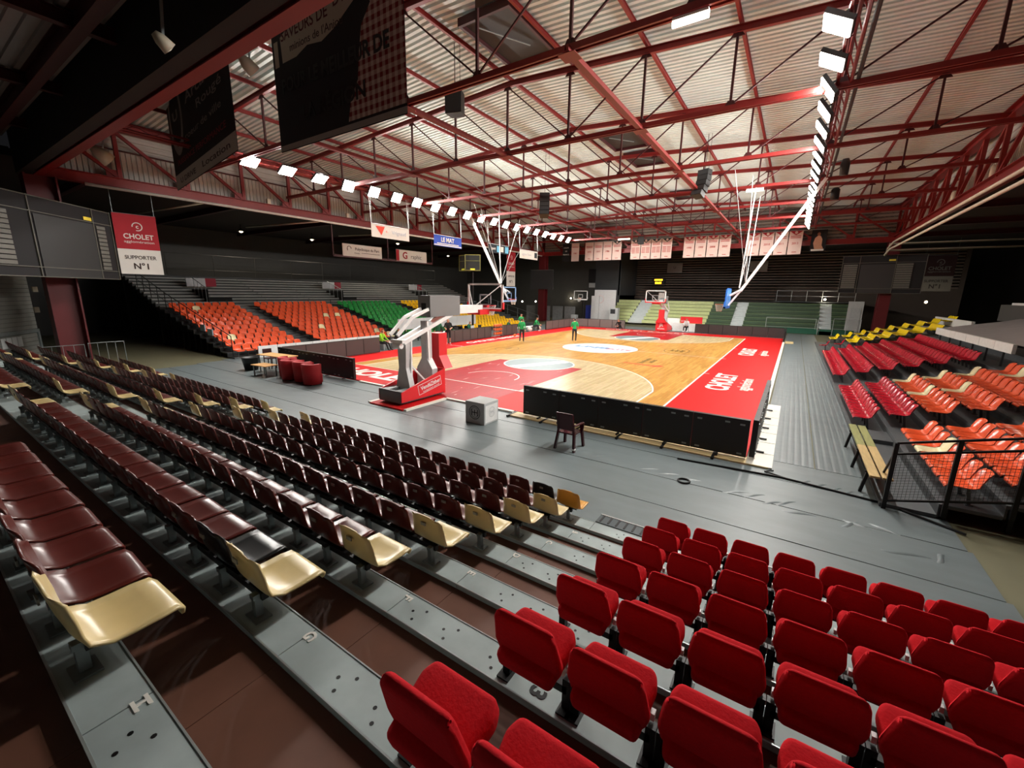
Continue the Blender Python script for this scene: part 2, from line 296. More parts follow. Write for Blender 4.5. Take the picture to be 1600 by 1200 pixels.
def strip(name, pts, wd, z, mat, closed=False):
    n = len(pts); vs = []
    for i, p in enumerate(pts):
        a = Vector(pts[(i-1) % n] if closed or i else pts[0]); c = Vector(pts[(i+1) % n] if closed or i < n-1 else pts[-1]); d = (c-a).normalized(); nn = Vector((-d.y, d.x))*wd/2
        vs += [(p[0]+nn.x, p[1]+nn.y, z), (p[0]-nn.x, p[1]-nn.y, z)]
    fs = [(2*i, 2*i+1, 2*((i+1) % n)+1, 2*((i+1) % n)) for i in range(n if closed else n-1)]
    b = MB(); b.add(vs, fs); return b.build(name, mat, COURT)
flat('parquet', [(-7.5, -14), (7.5, -14), (7.5, 14), (-7.5, 14)], .001, PARQ)
for sg in (-1, 1):
    yb = -14*sg; Y = lambda d: yb+sg*d
    arc = [(6.6, Y(0)), (6.6, Y(2.99))]; cy = Y(1.575)
    a0 = math.atan2(2.99-1.575, 6.6)
    for k in range(41):
        a = a0+(math.pi-2*a0)*k/40; arc.append((6.75*math.cos(a), cy+sg*6.75*math.sin(a)))
    arc += [(-6.6, Y(2.99)), (-6.6, Y(0))]
    flat('three_point_area', arc if sg > 0 else arc[::-1], .002, PARP); strip('three_point_line', arc, .06, .004, LINE)
    flat('paint_area', [(-2.45, Y(-2.3 if sg > 0 else -.3)), (2.45, Y(-2.3 if sg > 0 else -.3)), (2.45, Y(5.8)), (-2.45, Y(5.8))][::sg], .003, PARR)
    c = [(1.8*math.cos(2*math.pi*k/40), Y(5.8)+1.8*math.sin(2*math.pi*k/40)) for k in range(40)]
    flat('free_throw_disc', c, .005, DISC); strip('free_throw_circle', c, .07, .006, LINE, True)
    flat('disc_stripe', [(-.9, Y(5.8)-1.45), (-.2, Y(5.8)-1.6), (1.1, Y(5.8)+1.3), (.55, Y(5.8)+1.6)], .006, LINE)
    strip('baseline', [(-7.5, yb), (7.5, yb)], .06, .006, LINE)
    ns = [(1.25*math.cos(math.pi*k/20), cy+sg*1.25*math.sin(math.pi*k/20)) for k in range(21)]
    strip('no_charge_arc', ns, .05, .006, LINE)
for x in (7.5, -7.5): strip('sideline', [(x, -14), (x, 14)], .07 if x > 0 else .03, .006, LINE)
strip('halfway_line', [(-7.5, 0), (7.5, 0)], .05, .003, LINE)
for y in (-5.67, 0, 5.67): strip('throw_in_mark', [(7.5, y), (7.75, y)], .06, .006, LINE)
strip('bench_mark', [(-9.4, -5.3), (-7.5, -5.3)], .05, .006, LINE)
rnd = random.Random(3)
for k in range(26):                                  # scuffs where the red paint is worn to pale wood
    x = rnd.uniform(-2.2, 2.1); y = rnd.uniform(-16, -8.7); l = rnd.uniform(.15, .7); a = R(90+rnd.uniform(-25, 25)); h = rnd.uniform(.015, .04)
    dx, dy = math.cos(a)*l/2, math.sin(a)*l/2; nx, ny = -math.sin(a)*h, math.cos(a)*h
    flat('paint_scuff', [(x-dx, y-dy), (x+nx, y+ny), (x+dx, y+dy), (x-nx, y-ny)], .0045, M('scuffed_red', '#c98580', .5))
# centre disc and printed marks
c = [(2.5*math.cos(2*math.pi*k/48), 2.5*math.sin(2*math.pi*k/48)) for k in range(48)]
flat('centre_disc', c, .005, LINE)
FL = lambda x, y, z=.007: frame((x, y, z), (1, 0, 0), (0, 1, 0))
FV = lambda x, y, z=.007: frame((x, y, z), (0, 1, 0), (-1, 0, 0))
BL = M('print_blue', '#5f8fc0', .35); PK = M('print_pink', '#d9697f', .35)
flat('centre_band', [(-2.35, -.5), (2.35, -.75), (2.4, .35), (-2.3, .75)], .006, M('print_ice', '#d5e4ee', .35))
text('LNB', 1.0, BL, FL(-.55, .05), COURT, 'centre_print', bold=.04, wide=1.35); text('ELITE', .8, PK, FL(1.35, -.1), COURT, 'centre_print', bold=.03, wide=.9)
flat('red_tick_print', [(3.3, -5.0), (5.1, -5.35), (5.35, -5.2), (5.5, -4.9), (5.2, -4.75), (4.9, -5.05), (3.4, -4.85)], .006, M('print_red', '#d84b3a', .4))
for dx, s_ in ((4.15, 'imprimerie'), (4.55, 'lettres')): text(s_, .45, PRINTK, FV(dx, -3.6), COURT, 'court_print', bold=.02)
strip('round_court_print', [(4.6+.75*math.cos(2*math.pi*k/20), 1.9+1.3*math.sin(2*math.pi*k/20)) for k in range(20)], .07, .006, PRINTK, True)
for dy in (-.6, 0, .6): text('foyer', .5, PRINTK, FV(4.6+dy*.5, 1.9), COURT, 'court_print')
strip('round_court_print', [(-4.6+.7*math.cos(2*math.pi*k/20), -4.4+.9*math.sin(2*math.pi*k/20)) for k in range(20)], .06, .006, PRINTK, True); text('sport', .4, PRINTK, FV(-4.6, -4.2), COURT, 'court_print')
for yc in (-7.2, 4.4):
    text('CHOLET', 1.15, LINE, FV(8.55, yc), COURT, 'apron_lettering', bold=.03, wide=.9); text('agglomération', .62, LINE, FV(9.4, yc-.1), COURT, 'apron_lettering', bold=.015, wide=.78)
text('CHOLET', 1.45, LINE, FL(-4.6, -15.2), COURT, 'apron_lettering', bold=.04, width=5.6)
text('CHOLET BASKET', .75, LINE, FL(-1.5, 15.1), COURT, 'apron_lettering', bold=.02, width=8)
text('CHOLET BASKET', .8, LINE, frame((-8.5, -.2, .007), (0, 1, 0), (-1, 0, 0)), COURT, 'apron_lettering', bold=.03, width=7)
# platform edge boards
for k in range(6):
    x0 = 3.9+k*1.13; b = MB(); b.box((x0+.03, -16.75, ZF), (x0+1.1, -16.3, -.012)); b.build('pine_edge_board', PINE, COURT)
    b = MB(); b.box((x0-.03, -16.85, ZF), (x0+.03, -16.3, -.002)); b.build('edge_clip', BLACK, COURT)
WED = M('white_edge', '#ece9dc', .5, 0, .05, 3)
for k in range(7):
    y0 = -16.75+k*.9; b = MB(); b.box((10.22, y0+.015, ZF), (10.72, y0+.885, -.008)); b.build('white_edge_board', WED, COURT)
b = MB(); b.box((10.22, -10.4, ZF), (10.36, 17, .02)); b.build('edge_strip', WED, COURT)
b = MB(); b.box((10.4, 12.5, ZF), (10.95, 14.2, -.01)); b.build('pine_edge_board', PINE, COURT)
for x0, x1, y0, y1 in ((-3.7, -.75, -16.42, -16.3), (1.0, 3.8, -16.42, -16.3), (-.75, -.6, -18.25, -16.4), (.95, 1.08, -18.25, -16.4)):
    b = MB(); b.box((x0, y0, ZF), (x1, y1, .0)); b.build('edge_strip', WED, COURT)
b = MB(); b.box((-.6, -18.3, ZF), (.95, -16.3, -.004)); b.build('court_tongue', APR, COURT)
# edge boards: lengths of panel standing around the court
BACKB = M('board_black', '#101011', .5, 0, .15, 3); LEDF = M('led_face', '#4a4543', .6, 0, .06, 60); LEDF2 = M('led_face_grey', '#6a6663', .6, 0, .06, 60)
def board(p, q, label, n, face=LEDF, h=.9, z=0, group='advertising boards round the court', lit=1):
    p, q = Vector((*p, z)), Vector((*q, z)); t = thing('advertising_board', label, 'board', p, 0, group); L = (q-p).length; d = (q-p)/L; nn = Vector((-d.y, d.x, 0))*.055
    for k in range(n):
        a = p+d*(L*k/n+.006); e = p+d*(L*(k+1)/n-.006)
        b = MB(); Z = Vector((0, 0, 1))
        for o_, mi in ((0, 0),):
            vs = [a-nn, e-nn, e+nn, a+nn]; b.add([v+Z*.03 for v in vs]+[v+Z*h for v in vs], [(0, 3, 2, 1), (4, 5, 6, 7), (0, 1, 5, 4), (1, 2, 6, 5), (2, 3, 7, 6), (3, 0, 4, 7)])
        o = b.buildw('panel', BACKB, t)
        b = MB(); f = nn*1.06*lit; b.add([a+f+d*.02+Z*.06, e+f-d*.02+Z*.06, e+f-d*.02+Z*(h-.03), a+f+d*.02+Z*(h-.03)], [(0, 1, 2, 3)] if lit < 0 else [(3, 2, 1, 0)]); b.buildw('screen_face', face, o)
        for s in (.12, .62, .88):
            for zz in (.1, h-.12) if s != .62 else (h-.1,):
                c = a.lerp(e, s)-nn*1.1*lit+Z*zz; b = MB(); b.bar(c-d*.05, c+d*.05, .02, .035); b.buildw('catch', GALV, o)
        b = MB(); c = a.lerp(e, .5)-nn*lit; b.bar(c+Z*.02, c-nn*3*lit+Z*.02, .05, .03); b.buildw('foot', BLACK, o)
    return t
board((4.25, -16.45), (10.2, -16.45), 'long black backed board in front of the red plastic chair', 5)
board((10.3, -16.4), (10.3, -10.9), 'black board along the right edge of the court nearest us', 5)
board((-9.6, -16.45), (-3.95, -16.4), 'black backed board behind the red tub armchairs', 5)
board((-9.55, -10.6), (-9.55, -16.3), 'grey faced board along the left edge behind the lime shirted person', 5, LEDF, lit=1)
board((-9.4, 16.35), (-3.9, 16.5), 'grey board at the far end behind the crouching person', 4, LEDF2, lit=-1)
board((2.95, 16.55), (10.2, 16.55), 'dark board at the far right end of the court', 6, M('led_face_dark', '#2f2c2b', .6), lit=-1)
board((10.3, 16.4), (10.3, 12.9), 'short dark board at the far right corner of the court', 3)
board((-9.55, 16.1), (-9.55, 9.6), 'grey board along the far left edge beyond the team bench', 5, LEDF2, lit=1)
board((-9.5, .45), (-9.5, -4.9), 'grey fronted board of the scorers table beside the ball rack', 6, LEDF, lit=1)
board((-9.45, 4.2), (-9.45, 1.7), 'short grey board beyond the ball rack', 3, LEDF, lit=1)
# ------------------------------------------------------------------ seat shells
def shell_mesh(name, mat, wd=.42, hb=.3, yo=0, nu=9, rnd_=.09, thick=.014, lean=.055, hs=.29, lip=.04, pan=.36, deep=.03):
    prof = [(pan-.0, hs-lip), (pan, hs-.01), (pan-.02, hs+.004), (pan*.72, hs-.004), (pan*.42, hs-.014), (pan*.14, hs-.012), (.0, hs+.008), (-.045, hs+.05), (-.07, hs+.1), (-.07-lean*.45, hs+hb*.55), (-.07-lean*.8, hs+hb*.82), (-.07-lean, hs+hb*.96), (-.07-lean, hs+hb)]
    wids = [.76, .88, .95, 1, 1, 1, 1, .99, .98, .95, .9, .8, .66]
    nv = len(prof); bm = bmesh.new(); gr = []
    for j, ((y, z), w_) in enumerate(zip(prof, wids)):
        row = []
        for i in range(nu):
            u = i/(nu-1)*2-1; e = abs(u)**4
            dz = dy = 0
            if j <= 5 and j > 1: dz = (.008, .018, .026, .026)[j-2]*e
            elif j > 6: dy = deep*e*min(1, (j-6)/3)*(1 if j < 11 else .5); dz = -.02*e if j == nv-1 else 0
            elif j == 6: dz = .02*e; dy = .015*e
            row.append(bm.verts.new((u*wd/2*w_, y+dy+yo, z+dz)))
        gr.append(row)
    for j in range(nv-1):
        for i in range(nu-1): bm.faces.new((gr[j][i], gr[j][i+1], gr[j+1][i+1], gr[j+1][i]))
    bmesh.ops.recalc_face_normals(bm, faces=bm.faces)
    bmesh.ops.solidify(bm, geom=list(bm.faces), thickness=thick)
    me = bpy.data.meshes.new(name); bm.to_mesh(me); bm.free(); me.materials.append(mat)
    me.polygons.foreach_set('use_smooth', [True]*len(me.polygons)); return me
def remat(me, mat, name):
    m2 = me.copy(); m2.name = name; m2.materials.clear(); m2.materials.append(mat); return m2
P = lambda n, h, r=.22, v=.1: M(n, h, r, 0, v, 9, 0, .5)
SH = {}
base = shell_mesh('shell_brown', P('plastic_brown', '#5a221c', .3), hs=.185, hb=.335, pan=.31, lean=.045, lip=.05, yo=.035)
SH['brown'] = base
for k, h in (('cream', '#d9c38c'), ('ochre', '#d79a3c'), ('blackp', '#131313')): SH[k] = remat(base, P('plastic_'+k, h, .3), 'shell_'+k)
side = shell_mesh('shell_orange', P('plastic_orange', '#e0552e', .2), .43, .32, 0, 9, lean=.1, hs=.33, pan=.36, deep=.05)
SH['orange'] = side
for k, h in (('green', '#1f8a3c'), ('yellow', '#e8b61f'), ('lemon', '#f0d21c'), ('crimson', '#b3142a'), ('ivory', '#e8dcb0')): SH[k] = remat(side, P('plastic_'+k, h, .2), 'shell_'+k)
b = MB(); b.bar((0, 0, 0), (0, 0, .16), .045, .045); b.box((-.07, -.05, 0), (.07, .05, .012)); b.bar((0, -.03, .15), (0, .24, .15), .05, .03); b.bar((-.1, .1, .155), (.1, .1, .155), .04, .02); POST = b.mesh('post', GALV)
b = MB(); b.bar((0, 0, 0), (0, .05, .31), .05, .05); b.box((-.06, -.05, 0), (.06, .05, .012)); b.bar((0, -.02, .31), (0, .26, .31), .06, .03); POST2 = b.mesh('post', M('seat_post_grey', '#55595b', .45, .4))
b = MB(); b.box((-.03, -.092, .43), (.03, -.084, .46)); PLATE = b.mesh('number_plate', M('worn_label', '#8d8d86', .6))
POST_NEAR = POST
# ------------------------------------------------------------------ near stand: steps, decks and its seats
YK = lambda k: -21.27-.76*k
ZK = lambda k: .08+.25*k
DECKB = M('brown_deck', '#6b4434', .62, 0, .22, 5, .03); KERB = M('kerb_steel', '#a6b2b1', .55, 0, .3, 4, .04, spec=.3)
NEAR = thing('grandstand', 'near tiered stand of grey steel steps and brown decks below us', 'stand', (0, -21, ZF))
for k in range(10):
    y, z = YK(k), ZK(k)
    for x0, x1 in [(-13.9+2.8*i, -13.9+2.8*(i+1)) for i in range(10)]:
        b = MB(); b.box((x0+.003, y-.095, z-.2), (x1-.003, y+.145, z)); b.buildw('step_plate', KERB, NEAR)
        b = MB(); b.box((x0+.002, y-.63, z-.09), (x1-.002, y-.097, z-.05)); b.buildw('deck_board', DECKB, NEAR)
    b = MB(); b.box((-13.9, y+.13, z-.4), (14.1, y+.143, z-.2)); b.buildw('riser', M('riser_dark', '#2a2c2c', .6), NEAR)
    b = MB(); b.box((-13.9, y+.142, z-.01), (14.1, y+.15, z+.004)); b.buildw('nosing', M('bright_edge', '#c4cccb', .3, .6), NEAR)
    b = MB(); b.box((-13.9, y-.102, z-.008), (14.1, y-.092, z+.003)); b.buildw('rear_edge', M('bright_edge', '#c4cccb', .3, .6), NEAR)
    for x in (8.9, 9.2, 9.6):
        for dx, dy in ((0, 0), (.09, .05), (.05, -.06)):
            b = MB(); b.lathe([(0, .0012), (.011, .0012), (.011, 0)], (x+dx-.25*(k % 2), y+.02+dy, z), 8); b.buildw('bolt_hole', BLACK, NEAR)
for x in (-13.8, -9, -4.5, 0, 4.5, 9, 13.8):
    for k in range(10): b = MB(); b.bar((x, YK(k), ZF), (x, YK(k), ZK(k)-.2), .06, .06); b.buildw('support_post', BLACK, NEAR)
for k, s in ((7, 'H'), (6, 'G'), (5, 'F'), (4, 'E'), (3, 'D'), (2, 'C'), (1, 'B')):
    text(s, .1, LINE, frame((8.52, YK(k)+.09, ZK(k)+.002), (0, -1, 0), (1, 0, 0)) if k > 5 else frame((8.52, YK(k)+.09, ZK(k)+.002), (0, -1, 0), (1, 0, 0)), NEAR, 'row_letter', bold=.03)
text('3', .14, BLACK, frame((9.72, YK(5)-.02, ZK(5)+.002), (0, -1, 0), (1, 0, 0)), NEAR, 'row_number', bold=.03)
b = MB(); b.box((8.45, -20.98, ZF), (13, -20.72, .02)); g = b.build('floor_grating', M('grating', '#4b5356', .5, .4), label='perforated grey ramp plate at the foot of the near stand', cat='grating')
for i in range(34):
    x = 8.5+i*.13; b = MB(); b.box((x, -20.95, .02), (x+.03, -20.75, .026)); b.build('grating_bar', BLACK, g)
b = MB(); b.box((8.45, -20.735, .0), (13, -20.72, .03)); b.build('grating_lip', WHITE, g)
ROWN = ['front', 'second', 'third', 'fourth', 'fifth', 'sixth', 'seventh', 'eighth']
XM = [8.1-.46*i for i in range(17)]; XL = [-1.22-.463*i for i in range(15)]; XF = [-9.6-.463*i for i in range(9)]
nseat = 0
def near_seat(x, k, col, label, group, jitter=0):
    t = thing('stadium_seat', label, 'seat', (x, YK(k), ZK(k)), jitter, group)
    obj('seat_shell', SH[col], t); obj('post', POST, t)
    if col != 'ochre': obj('number_plate', PLATE, t)
    return t
rs = random.Random(5); extra = []
for k in range(8):
    for blk, XS in (('right', XM), ('middle', XL), ('far left', XF)):
        for i, x in enumerate(XS):
            if not seen((x, YK(k), ZK(k)+.4), 60): continue
            end = (i == 0 or (blk != 'right' and i == 0) or i == len(XS)-1) and not (blk == 'far left' and i)
            col = 'cream' if end else 'brown'
            if blk == 'right' and i == 0 and k == 0: col = 'ochre'
            if blk == 'right' and i == 1 and k in (0, 6): col = 'blackp'
            if blk == 'right' and i == 0 and k == 7: col = 'cream'
            nm = {'cream': 'cream', 'brown': 'dark brown', 'ochre': 'worn ochre', 'blackp': 'black'}[col]
            where = {'right': 'the red seats aisle', 'middle': 'the cream seat aisle', 'far left': 'the far left aisle'}[blk]
            lab = '%s shell seat, %s from %s, near stand %s row' % (nm, ORD[i+1], where, ROWN[k])
            nseat += 1
            if nseat > 298 and blk == 'far left': extra.append((x, k)); continue
            near_seat(x, k, col, lab, 'brown seats of the near stand' if col == 'brown' else None, rs.uniform(-.03, .03))
# rails between posts, under the seats
for k in range(8):
    for XS in (XM, XL, XF):
        b = MB(); b.bar((XS[0]+.05, YK(k)+.03, ZK(k)+.15), (XS[-1]-.05, YK(k)+.03, ZK(k)+.15), .04, .05); b.buildw('seat_rail', BLACK, NEAR)
# red upholstered chairs
def cushion(name, mat, poly, thick, mw, seg=3, bw=.03):
    b = MB(); b.prism(poly, 0, thick, 0, mw); me = b.mesh(name, mat); bev(me, bw, seg)
    me.polygons.foreach_set('use_smooth', [True]*len(me.polygons)); return me
RED = M('red_fabric', '#c4131f', .9, 0, .16, 60, .15, .2)
back = cushion('backrest', RED, [(-.13, 0), (.13, 0), (.2, .15), (.213, .22), (.185, .42), (.155, .455), (-.155, .455), (-.185, .42), (-.213, .22), (-.2, .15)], .06, frame((0, -.085, .145), (-1, 0, 0), (0, -.27, 1)))
pan = cushion('seat_cushion', RED, [(-.17, 0), (.17, 0), (.2, .26), (.17, .33), (-.17, .33), (-.2, .26)], .105, frame((0, -.16, .21), (1, 0, 0), (0, 1, .34)))
b = MB(); b.bar((-.2, 0, 0), (-.2, 0, .2), .05, .05); b.bar((.2, 0, 0), (.2, 0, .2), .05, .05); b.bar((-.2, .0, .13), (.2, .0, .13), .05, .05); b.box((-.24, -.07, 0), (-.16, .05, .012)); b.box((.16, -.07, 0), (.24, .05, .012)); LEGR = b.mesh('frame', BLACK)
b = MB(); b.box((.185, .0, .22), (.208, .035, .262)); b.box((-.208, .0, .22), (-.185, .035, .262)); TAGM = b.mesh('number_tag', WHITE)
nr = 0
for k in range(7):
    for i in range(11):
        x = 9.49+.215+.455*i
        if not seen((x, YK(k), ZK(k)+.4), 140): continue
        nr += 1
        t = thing('upholstered_seat', 'red fabric seat, %s from the stair aisle, %s row of the near stand' % (ORD[i+1], ROWN[k]), 'seat', (x, YK(k), ZK(k)), 0, 'red fabric seats right of the stair')
        obj('backrest', back, t); obj('seat_cushion', pan, t); obj('frame', LEGR, t); obj('number_tag', TAGM, t)
# railings at the left end of the near stand
for x, y0, y1 in ((-14.6, -23.4, -22.1), (-15.0, -21.9, -20.7)):
    t = thing('guard_rail', 'thin grey guard rail beside the red column, %s' % ('nearer us' if y0 < -23 else 'nearer the court'), 'railing', (x, y0, ZF), 0)
    b = MB(); b.tube([(x, y0, ZF), (x, y0, 1.15), (x, y1, 1.15), (x, y1, ZF)], .02); b.buildw('rail_hoop', GALV, t)
    for q in (.25, .5, .75): b = MB(); yy = y0+(y1-y0)*q; b.bar((x, yy, ZF), (x, yy, 1.15), .015); b.buildw('baluster', GALV, t)
# ------------------------------------------------------------------ side and far stands
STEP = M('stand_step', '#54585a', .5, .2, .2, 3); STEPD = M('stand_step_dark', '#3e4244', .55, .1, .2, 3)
def stand(name, label, sx, x0, pitch, rise, n, y0, y1, aisles, z0=.02, mats=(STEP, STEPD)):
    t = thing(name, label, 'stand', (x0, (y0+y1)/2, ZF))
    for k in range(n):
        xa = x0+sx*pitch*k; xb = xa+sx*pitch; z = z0+rise*k; nb = max(1, int((y1-y0)/6))
        for q in range(nb):
            ya, yb = y0+(y1-y0)*q/nb, y0+(y1-y0)*(q+1)/nb
            b = MB(); b.box((min(xa, xb), ya+.004, z-.06), (max(xa, xb), yb-.004, z)); b.buildw('tread', mats[0], t)
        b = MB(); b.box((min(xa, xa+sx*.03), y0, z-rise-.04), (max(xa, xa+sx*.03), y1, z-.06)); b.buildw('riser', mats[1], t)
        for ya, yb in aisles:
            b = MB(); b.box((min(xa+sx*.35, xb), ya, z), (max(xa+sx*.35, xb), yb, z+rise*.5)); b.buildw('aisle_step', STEP, t)
    for y in (y0+.05, y1-.05):
        for k in range(n): b = MB(); b.bar((x0+sx*(pitch*k+.1), y, ZF), (x0+sx*(pitch*k+.1), y, z0+rise*k-.05), .06, .06); b.buildw('support_post', BLACK, t)
    return t
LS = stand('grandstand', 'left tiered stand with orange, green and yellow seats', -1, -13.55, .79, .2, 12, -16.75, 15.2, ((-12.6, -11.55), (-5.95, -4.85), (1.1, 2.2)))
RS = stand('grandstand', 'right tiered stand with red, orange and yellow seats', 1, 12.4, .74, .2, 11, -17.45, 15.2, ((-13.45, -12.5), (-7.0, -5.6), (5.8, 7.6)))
PHI = math.pi/2
def side_seat(x, y, z, col, label, group, sx, big=False):
    kn = {'orange': 'orange', 'green': 'green', 'yellow': 'yellow', 'lemon': 'yellow', 'crimson': 'crimson', 'ivory': 'cream'}[col]+('_stand_chair' if big else '_shell_chair')
    rz = PHI if sx > 0 else -PHI                   # local +y (front) points toward the court
    if big:
        t = thing(kn, label, 'chair', (x, y, z), rz, group)
        obj('seat_shell', SH[col], t); obj('post', POST2, t); return t
    o = thing(kn, label, 'chair', (x, y, z), rz, group); obj('seat_shell', SH[col], o); obj('post', POST2, o); return o
r2 = random.Random(11)
LSB = [('orange', 'orange', -16.4, 8, 'near orange block'), ('orange', 'orange', -11.35, 12, 'second orange block'), ('green', 'green', -4.6, 12, 'green block'), ('yellow', 'golden yellow', 2.45, 20, 'yellow block')]
CREAML = {(0, 2, 1), (0, 9, 2), (1, 3, 3), (1, 6, 7), (1, 6, 9), (1, 1, 10), (1, 0, 11), (2, 1, 1), (2, 0, 3)}
for bi, (col, cn_, ys, n, nm) in enumerate(LSB):
    cnt = 0
    for k in range(11):
        nn_ = n if bi != 3 else n-k//2
        for i in range(nn_):
            x, y, z = -13.75-.79*k, ys+.48*i, .02+.2*k
            c = 'ivory' if (bi, k, i) in CREAML else col
            cnt += 1
            side_seat(x-.2, y, z, c, '%s shell seat, %s along, %s row up, %s of the left stand' % ('cream' if c == 'ivory' else cn_, ORD[i+1], ORD[k+1], nm), None if c == 'ivory' else nm+' of the left stand', -1)
RSB = [('orange', -17.2, 8, (1, 2, 3, 4, 5), 'block behind the wire fence'), (None, -12.05, 11, (0, 1, 2, 3, 4, 5, 6), 'block past the stair'), ('crimson', -4.3, 21, (0, 1, 2, 3, 4, 5), 'long red block'), ('lemon', 7.9, 6, (2, 3, 4, 5, 6, 7), 'yellow block'), ('lemon', 12.3, 4, (1, 2, 3, 4, 5, 6, 7, 8, 9), 'end yellow block')]
CREAMR = {(0, 1, 4), (1, 2, 5), (1, 3, 5), (1, 3, 10), (1, 4, 10), (1, 2, 10), (1, 5, 8)}
for bi, (col, ys, n, rows, nm) in enumerate(RSB):
    for k in rows:
        for i in range(n):
            x, y, z = 12.4+.74*k+.4, ys+.47*i, .02+.2*k
            if not seen((x, y, z+.3), 60): continue
            c = col or ('crimson' if k < 2 else 'orange')
            if bi == 1 and k < 2 and i == 10 and k == 0: pass
            if (bi, k, i) in CREAMR: c = 'ivory'
            cn_ = {'orange': 'orange', 'crimson': 'crimson', 'lemon': 'bright yellow', 'ivory': 'cream'}[c]
            side_seat(x, y, z, c, '%s shell seat, %s along, %s row up, %s, right stand' % (cn_, ORD[i+1], ORD[k+1], nm), None if c == 'ivory' else cn_+' seats, '+nm, 1, True)
for k, y in ((0, 8.9), (1, 8.2)):
    side_seat(12.8+.74*k, y, .02+.2*k, 'crimson', 'single crimson seat beyond the long red block, %s row up' % ORD[k+1], None, 1, True)
# ------------------------------------------------------------------ far stand of green benches
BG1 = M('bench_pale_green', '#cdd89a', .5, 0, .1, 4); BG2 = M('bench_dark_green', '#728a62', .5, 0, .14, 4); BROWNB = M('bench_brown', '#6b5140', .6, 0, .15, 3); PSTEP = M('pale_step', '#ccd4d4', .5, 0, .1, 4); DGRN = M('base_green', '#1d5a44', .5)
FS = thing('grandstand', 'far tiered stand of pale and dark green benches with grey stairs', 'stand', (3, 24.3, ZF))
SECT = [(-9.2, -6.3, BG1), (-4.6, 2.5, BG1), (2.5, 5.0, BG2), (6.2, 12.9, BG2), (13.9, 15.6, BG2)]
for k in range(7):
    y, z = 24.6+.75*k, .55+.38*k
    for x0, x1, m in SECT:
        b = MB(); b.box((x0, y, z-.05), (x1, y+.42, z)); b.buildw('bench_board', m, FS)
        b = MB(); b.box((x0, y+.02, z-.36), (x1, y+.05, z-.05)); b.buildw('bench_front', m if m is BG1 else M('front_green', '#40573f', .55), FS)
        b = MB(); b.box((x0, y+.42, z-.3), (x1, y+.75, z-.26)); b.buildw('foot_deck', STEPD, FS)
    for x0, x1 in ((-6.3, -4.6), (5.0, 6.2), (12.9, 13.9)):
        for h in (0, 1):
            b = MB(); b.box((x0, y+.375*h, z-.4+.19*h), (x1, y+.375*(h+1), z-.2+.19*h)); b.buildw('stair_tread', PSTEP, FS)
b = MB(); b.box((8.6, 24.3, ZF), (12.8, 24.36, .5)); b.box((12.95, 24.0, ZF), (15.6, 24.06, .5)); b.box((12.9, 24.0, ZF), (13.9, 24.4, .3)); b.buildw('base_panel', DGRN, FS)
b = MB(); b.box((-9.2, 29.9, ZF), (15.6, 30.0, 2.7)); b.buildw('rear_wall', STEPD, FS)
for k in range(6):
    y, z = 30.3+.85*k, 3.25+.34*k
    b = MB(); b.box((-7.5, y, z-.05), (8.6, y+.4, z)); b.buildw('upper_bench', BROWNB, FS); b = MB(); b.box((-7.5, y+.4, z-.4), (8.6, y+.85, z-.3)); b.buildw('upper_deck', BLACK, FS)
b = MB(); b.box((8.6, 30, 2.95), (16, 36, 3.05)); b.buildw('gangway', STEPD, FS)
def railing(name, label, pts, h=1.0, post=1.5, mat=GALV, mid=(.5,), group=None, r=.022):
    t = thing('guard_rail', label, 'railing', pts[0], 0, group)
    for a, c in zip(pts[:-1], pts[1:]):
        a, c = Vector(a), Vector(c); n = max(1, int((c-a).length/post)); z = Vector((0, 0, 1))
        b = MB(); b.tube([a+z*h, c+z*h], r, 6); b.buildw('top_rail', mat, t)
        for m in mid: b = MB(); b.tube([a+z*h*m, c+z*h*m], r*.7, 5); b.buildw('mid_rail', mat, t)
        for i in range(n+1): b = MB(); p = a.lerp(c, i/n); b.tube([p, p+z*h], r, 6); b.buildw('rail_post', mat, t)
    return t
railing('guard_rail', 'pale railing on the gangway above the far green benches', [(8.8, 30.1, 3.05), (15.8, 30.1, 3.05)], 1.15, 1.4, PALE)
railing('guard_rail', 'pale railing in front of the dark green far benches', [(8.4, 24.1, .45), (12.6, 24.1, .45)], 1.0, 3.2, PALE, (.1,))
railing('guard_rail', 'pale handrail beside the right hand far stair', [(12.75, 22.9, 0), (12.75, 24.1, .4)], 1.0, 1.2, PALE, ())
railing('guard_rail', 'pale railing at the far right end of the green benches', [(13.95, 23.9, ZF), (16, 23.9, ZF)], 1.6, .7, PALE, (.4,))
railing('guard_rail', 'dark sloping handrail at the near end of the left stand', [(-13.7, -16.75, .1), (-21.9, -16.75, 2.25), (-26.4, -16.75, 3.6)], 1.05, 1.0, BLACK, (.5,))
railing('guard_rail', 'grey sloping handrail at the far end of the yellow seats', [(-13.7, 15.3, -.02), (-22.3, 15.3, 2.2)], 1.05, 1.3, GALV, (.5,))
